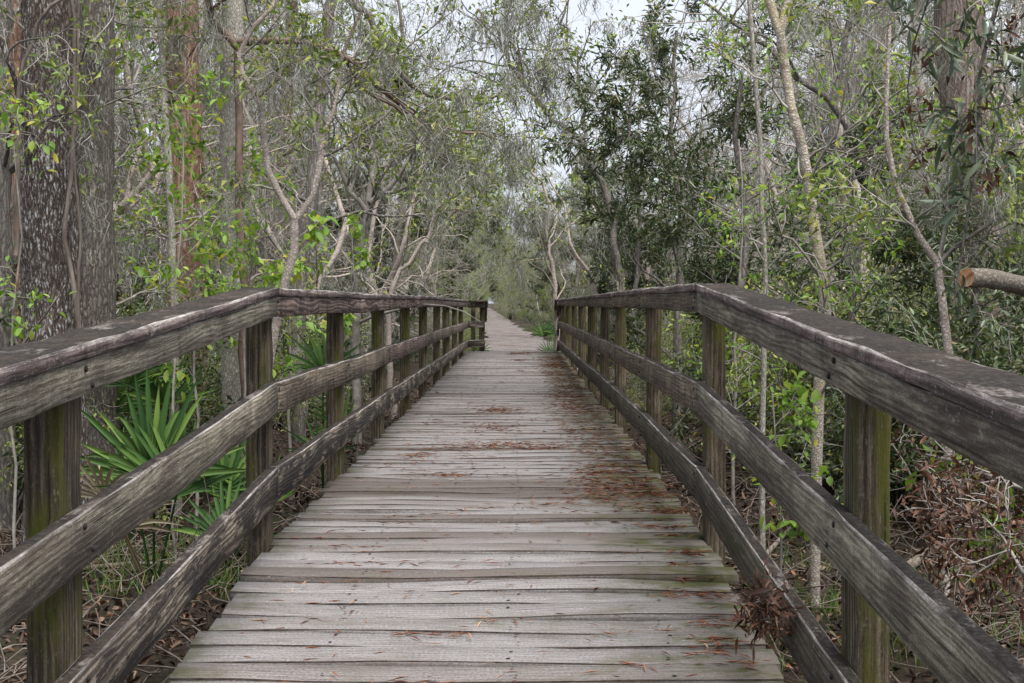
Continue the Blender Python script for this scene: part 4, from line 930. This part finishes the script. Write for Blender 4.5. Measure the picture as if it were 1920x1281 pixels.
# leaf litter
n = 60000; yy = 1.8 + 22 * NR.random(n) ** 1.5; sdn = np.where(NR.random(n) < .5, -1, 1)
xx = sdn * (.7 + NR.random(n) * (.38 * yy + 1.2)); zz = np.array([hills(a, c) for a, c in zip(xx, yy)]) + .004 + NR.random(n) * .03
P = np.stack([xx, yy, zz], -1); D = NR.normal(size=(n, 3)); D[:, 2] *= .35
o = link_mesh("leaf_litter", leaves_mesh("leaf_litter", P, D, .042 * (.5 + .9 * NR.random(n)), M['litter'], wf=.45, curl=.7, up=.6)); tag(o, "carpet of brown fallen leaves on the ground under the trees", "leaf litter", kind="stuff")
# grass
def grass(name, label, spots, per, h, spread):
    P, D, Ls = [], [], []
    for x, y in spots:
        m = per; a = NR.random(m) * 6.283; rr_ = spread * np.sqrt(NR.random(m)); px_, py_ = x + rr_ * np.cos(a), y + rr_ * np.sin(a)
        for q, w in zip(px_, py_): P.append((q, w, hills(q, w)))
        d = np.stack([np.cos(a) * .35, np.sin(a) * .35, np.ones(m)], -1) + NR.normal(size=(m, 3)) * .2; D += list(d); Ls += list(h * (.5 + .8 * NR.random(m)))
    o = link_mesh(name, leaves_mesh(name, np.array(P), np.array(D), np.array(Ls), M['grass'], wf=.035, curl=.4, up=.1, detail=True)); tag(o, label, "grass", kind="stuff")
sp = [G_(R.uniform(160, 470), R.uniform(985, 1150))[:2] for _ in range(40)]
grass("grass", "tufts of fresh green grass behind the left railing", sp, 16, .13, .12)
sp = [G_(R.uniform(1420, 1920), R.uniform(960, 1250))[:2] for _ in range(60)]
grass("grass", "fresh green grass on the ground beyond the right railing", [q for q in sp if q[0] > .9], 15, .12, .13)
sp = [(path_x(y) + s_ * R.uniform(1.15, 1.9), y) for y in np.arange(29, 75, .35) for s_ in (-1, 1)]
grass("grass", "short bright grass along both edges of the gravel path", sp, 34, .12, .25)

# rust-coloured needles and scraps lying on the planks
def needles():
    P = []
    def cl(cx, cy, sx, sy, n):
        for _ in range(n): P.append((cx + R.gauss(0, sx), cy + R.gauss(0, sy)))
    for _ in range(150):
        y = 6.5 + 17 * R.random() ** 1.2; cl(R.uniform(.34, .70) , y, .09, .2, 32)
    for _ in range(26): cl(R.uniform(.5, .72), R.uniform(4, 7), .03, .02, 16)
    for cx, cy, sx, sy, n in ((-.18, 12.2, .12, .25, 260), (-.15, 9.2, .22, .12, 320), (.1, 9.0, .1, .06, 90), (-.02, 24.8, .14, .35, 320), (.0, 22.2, .06, .2, 120), (-.62, 8.6, .06, .1, 60), (-.2, 10.6, .1, .2, 130), (.03, 19, .03, .1, 40), (-.4, 7.6, .1, .05, 50), (.35, 25.3, .2, .15, 130)): cl(cx, cy, sx, sy, n)
    for _ in range(1100): y = 2.6 + 20 * R.random() ** 1.2; P.append((R.uniform(-.9, .7), y))
    for _ in range(60):
        y = 2.9 + .1405 * R.randrange(0, 60); cl(R.uniform(-.8, .6), y, .07, .004, 9)
    P = [q for q in P if -.95 < q[0] < .73 and q[1] < 26]
    n = len(P); V = np.array([(x, y, deck_z(y) + .004 + R.random() * .006) for x, y in P]); D = NR.normal(size=(n, 3)) * np.array((1.3, .8, .06))
    L = .03 + .045 * NR.random(n)
    o = link_mesh("pine_needles", leaves_mesh("pine_needles", V, D, L, M['needle'], wf=.085, curl=.08, up=.95)); tag(o, "rust-brown needles and leaf scraps drifted on the boardwalk planks", "needles", kind="stuff")
needles()
def scrap(label, px, py, d, mat, L, wf=.5):
    p = at(px, py, d); z = deck_z(p.y) + .006
    o = link_mesh("fallen_leaf", leaves_mesh("fallen_leaf", [(0, 0, 0), (.006, .004, .002)], [(R.gauss(0, 1), R.gauss(0, 1), .1), (R.gauss(0, 1), R.gauss(0, 1), .2)], [L, L * .7], M[mat], wf=wf, up=.8, detail=True)); o.location = (p.x, p.y, z)
    tag(o, label, "leaf"); return o
def deck_d(py): 
    for d in np.arange(2.5, 26, .02):
        if at(975, py, d).z > deck_z(d): return float(d)
    return 20.
for lab, px, py, mat, L in (("curled orange-brown leaf at the left of the near planks", 582, 1108, 'dead', .035), ("curled reddish leaf in the middle of the near planks", 884, 1115, 'needle', .04), ("tiny yellow leaf fallen on the boards left of centre", 730, 1038, 'leafbright', .016), ("small pale leaf beyond the split board", 958, 893, 'leafblue', .03), ("pale yellow scrap near the bottom centre of the planks", 852, 1238, 'leafbright', .02), ("brown curled leaf on the right of the near planks", 1270, 1055, 'dead', .03), ("dark scrap on the far planks in the middle", 944, 716, 'dead', .05)):
    scrap(lab, px, py, deck_d(py), mat, L)

# a split board, a distant marker board and the railings of the next footbridge
def crack(px0, px1, py):  # dark sliver laid over the planks, standing in for shade inside the split
    d = deck_d(py); a, c = at(px0, py, d), at(px1, py - 4, d + .04); V = []; n = 9
    for i in range(n):
        t = i / (n - 1); x = a.x + (c.x - a.x) * t; y = a.y + (c.y - a.y) * t + R.uniform(-.002, .002); w = .009 * (1 - t) ** .7 + .0008 if t > .1 else .004
        z = deck_z(y) + .011; V += [(x, y - w, z), (x, y + w, z)]
    o = link_mesh("split", mesh_np("split", np.array(V), [np.array([(2 * i, 2 * i + 2, 2 * i + 3, 2 * i + 1) for i in range(n - 1)])], M['nail']), walk); return o
crack(1000, 1068, 966)
p = at(812, 590, 60.)
sg = empty("marker_board", (p.x, p.y, hills(p.x, p.y)), label="small pale round-topped marker board seen between the left railing posts", cat="sign")
V = [(-.12, 0, p.z - .35), (.12, 0, p.z - .35)] + [(.12 * math.cos(t), 0, p.z + .18 + .12 * math.sin(t)) for t in np.linspace(0, math.pi, 9)]
z0 = sg.location.z; n = len(V); VV = [(x, -.012, z - z0) for x, y, z in V] + [(x, .012, z - z0) for x, y, z in V]
mw = NB('white_board_paint').done((.62, .68, .72))
link_mesh("board", mesh_np("board", np.array(VV), [np.array([tuple(range(n))]), np.array([tuple(range(2 * n - 1, n - 1, -1))]), np.array([(i, i + n, (i + 1) % n + n, (i + 1) % n) for i in range(n)])], mw), sg)
for zz_ in (.08, -.2):
    one_board("stripe", [M['nail']] * 4, sg, [(-.12, -.022, p.z + zz_ - z0), (.12, -.022, p.z + zz_ - z0)], YA, ZA, .016, .035)
one_board("leg", [M['post']] * 4, sg, [(0, .04, -.1), (0, .04, p.z - z0)], XA, YA, .06, .05, step=.5)
def far_rail(label, ys_, off):
    root = empty("wooden_railing", (path_x(ys_[0]) + off, ys_[0], 0), label=label, cat="railing"); ox, oy = root.location.x, root.location.y
    for y in ys_: one_board("post", [M['post']] * 4, root, [(path_x(y) + off - ox, y - oy, -.1), (path_x(y) + off - ox, y - oy, 1.12)], XA, YA, .11, .11, step=1.3)
    for z_, h_ in ((1.05, .14), (.68, .14), (.3, .14)):
        one_board("rail", [M['rail_lowd']] * 4, root, [(path_x(y) + off - ox - math.copysign(.08, off), y - oy, z_) for y in ys_], XA, ZA, .04, h_, step=2)
far_rail("dark wooden railing of the next footbridge on the left far down the gravel path", [96, 99, 102, 105, 108, 112, 116, 120], -1.25)
far_rail("short dark wooden railing on the right far down the gravel path", [112, 115, 118, 121, 124], 1.25)
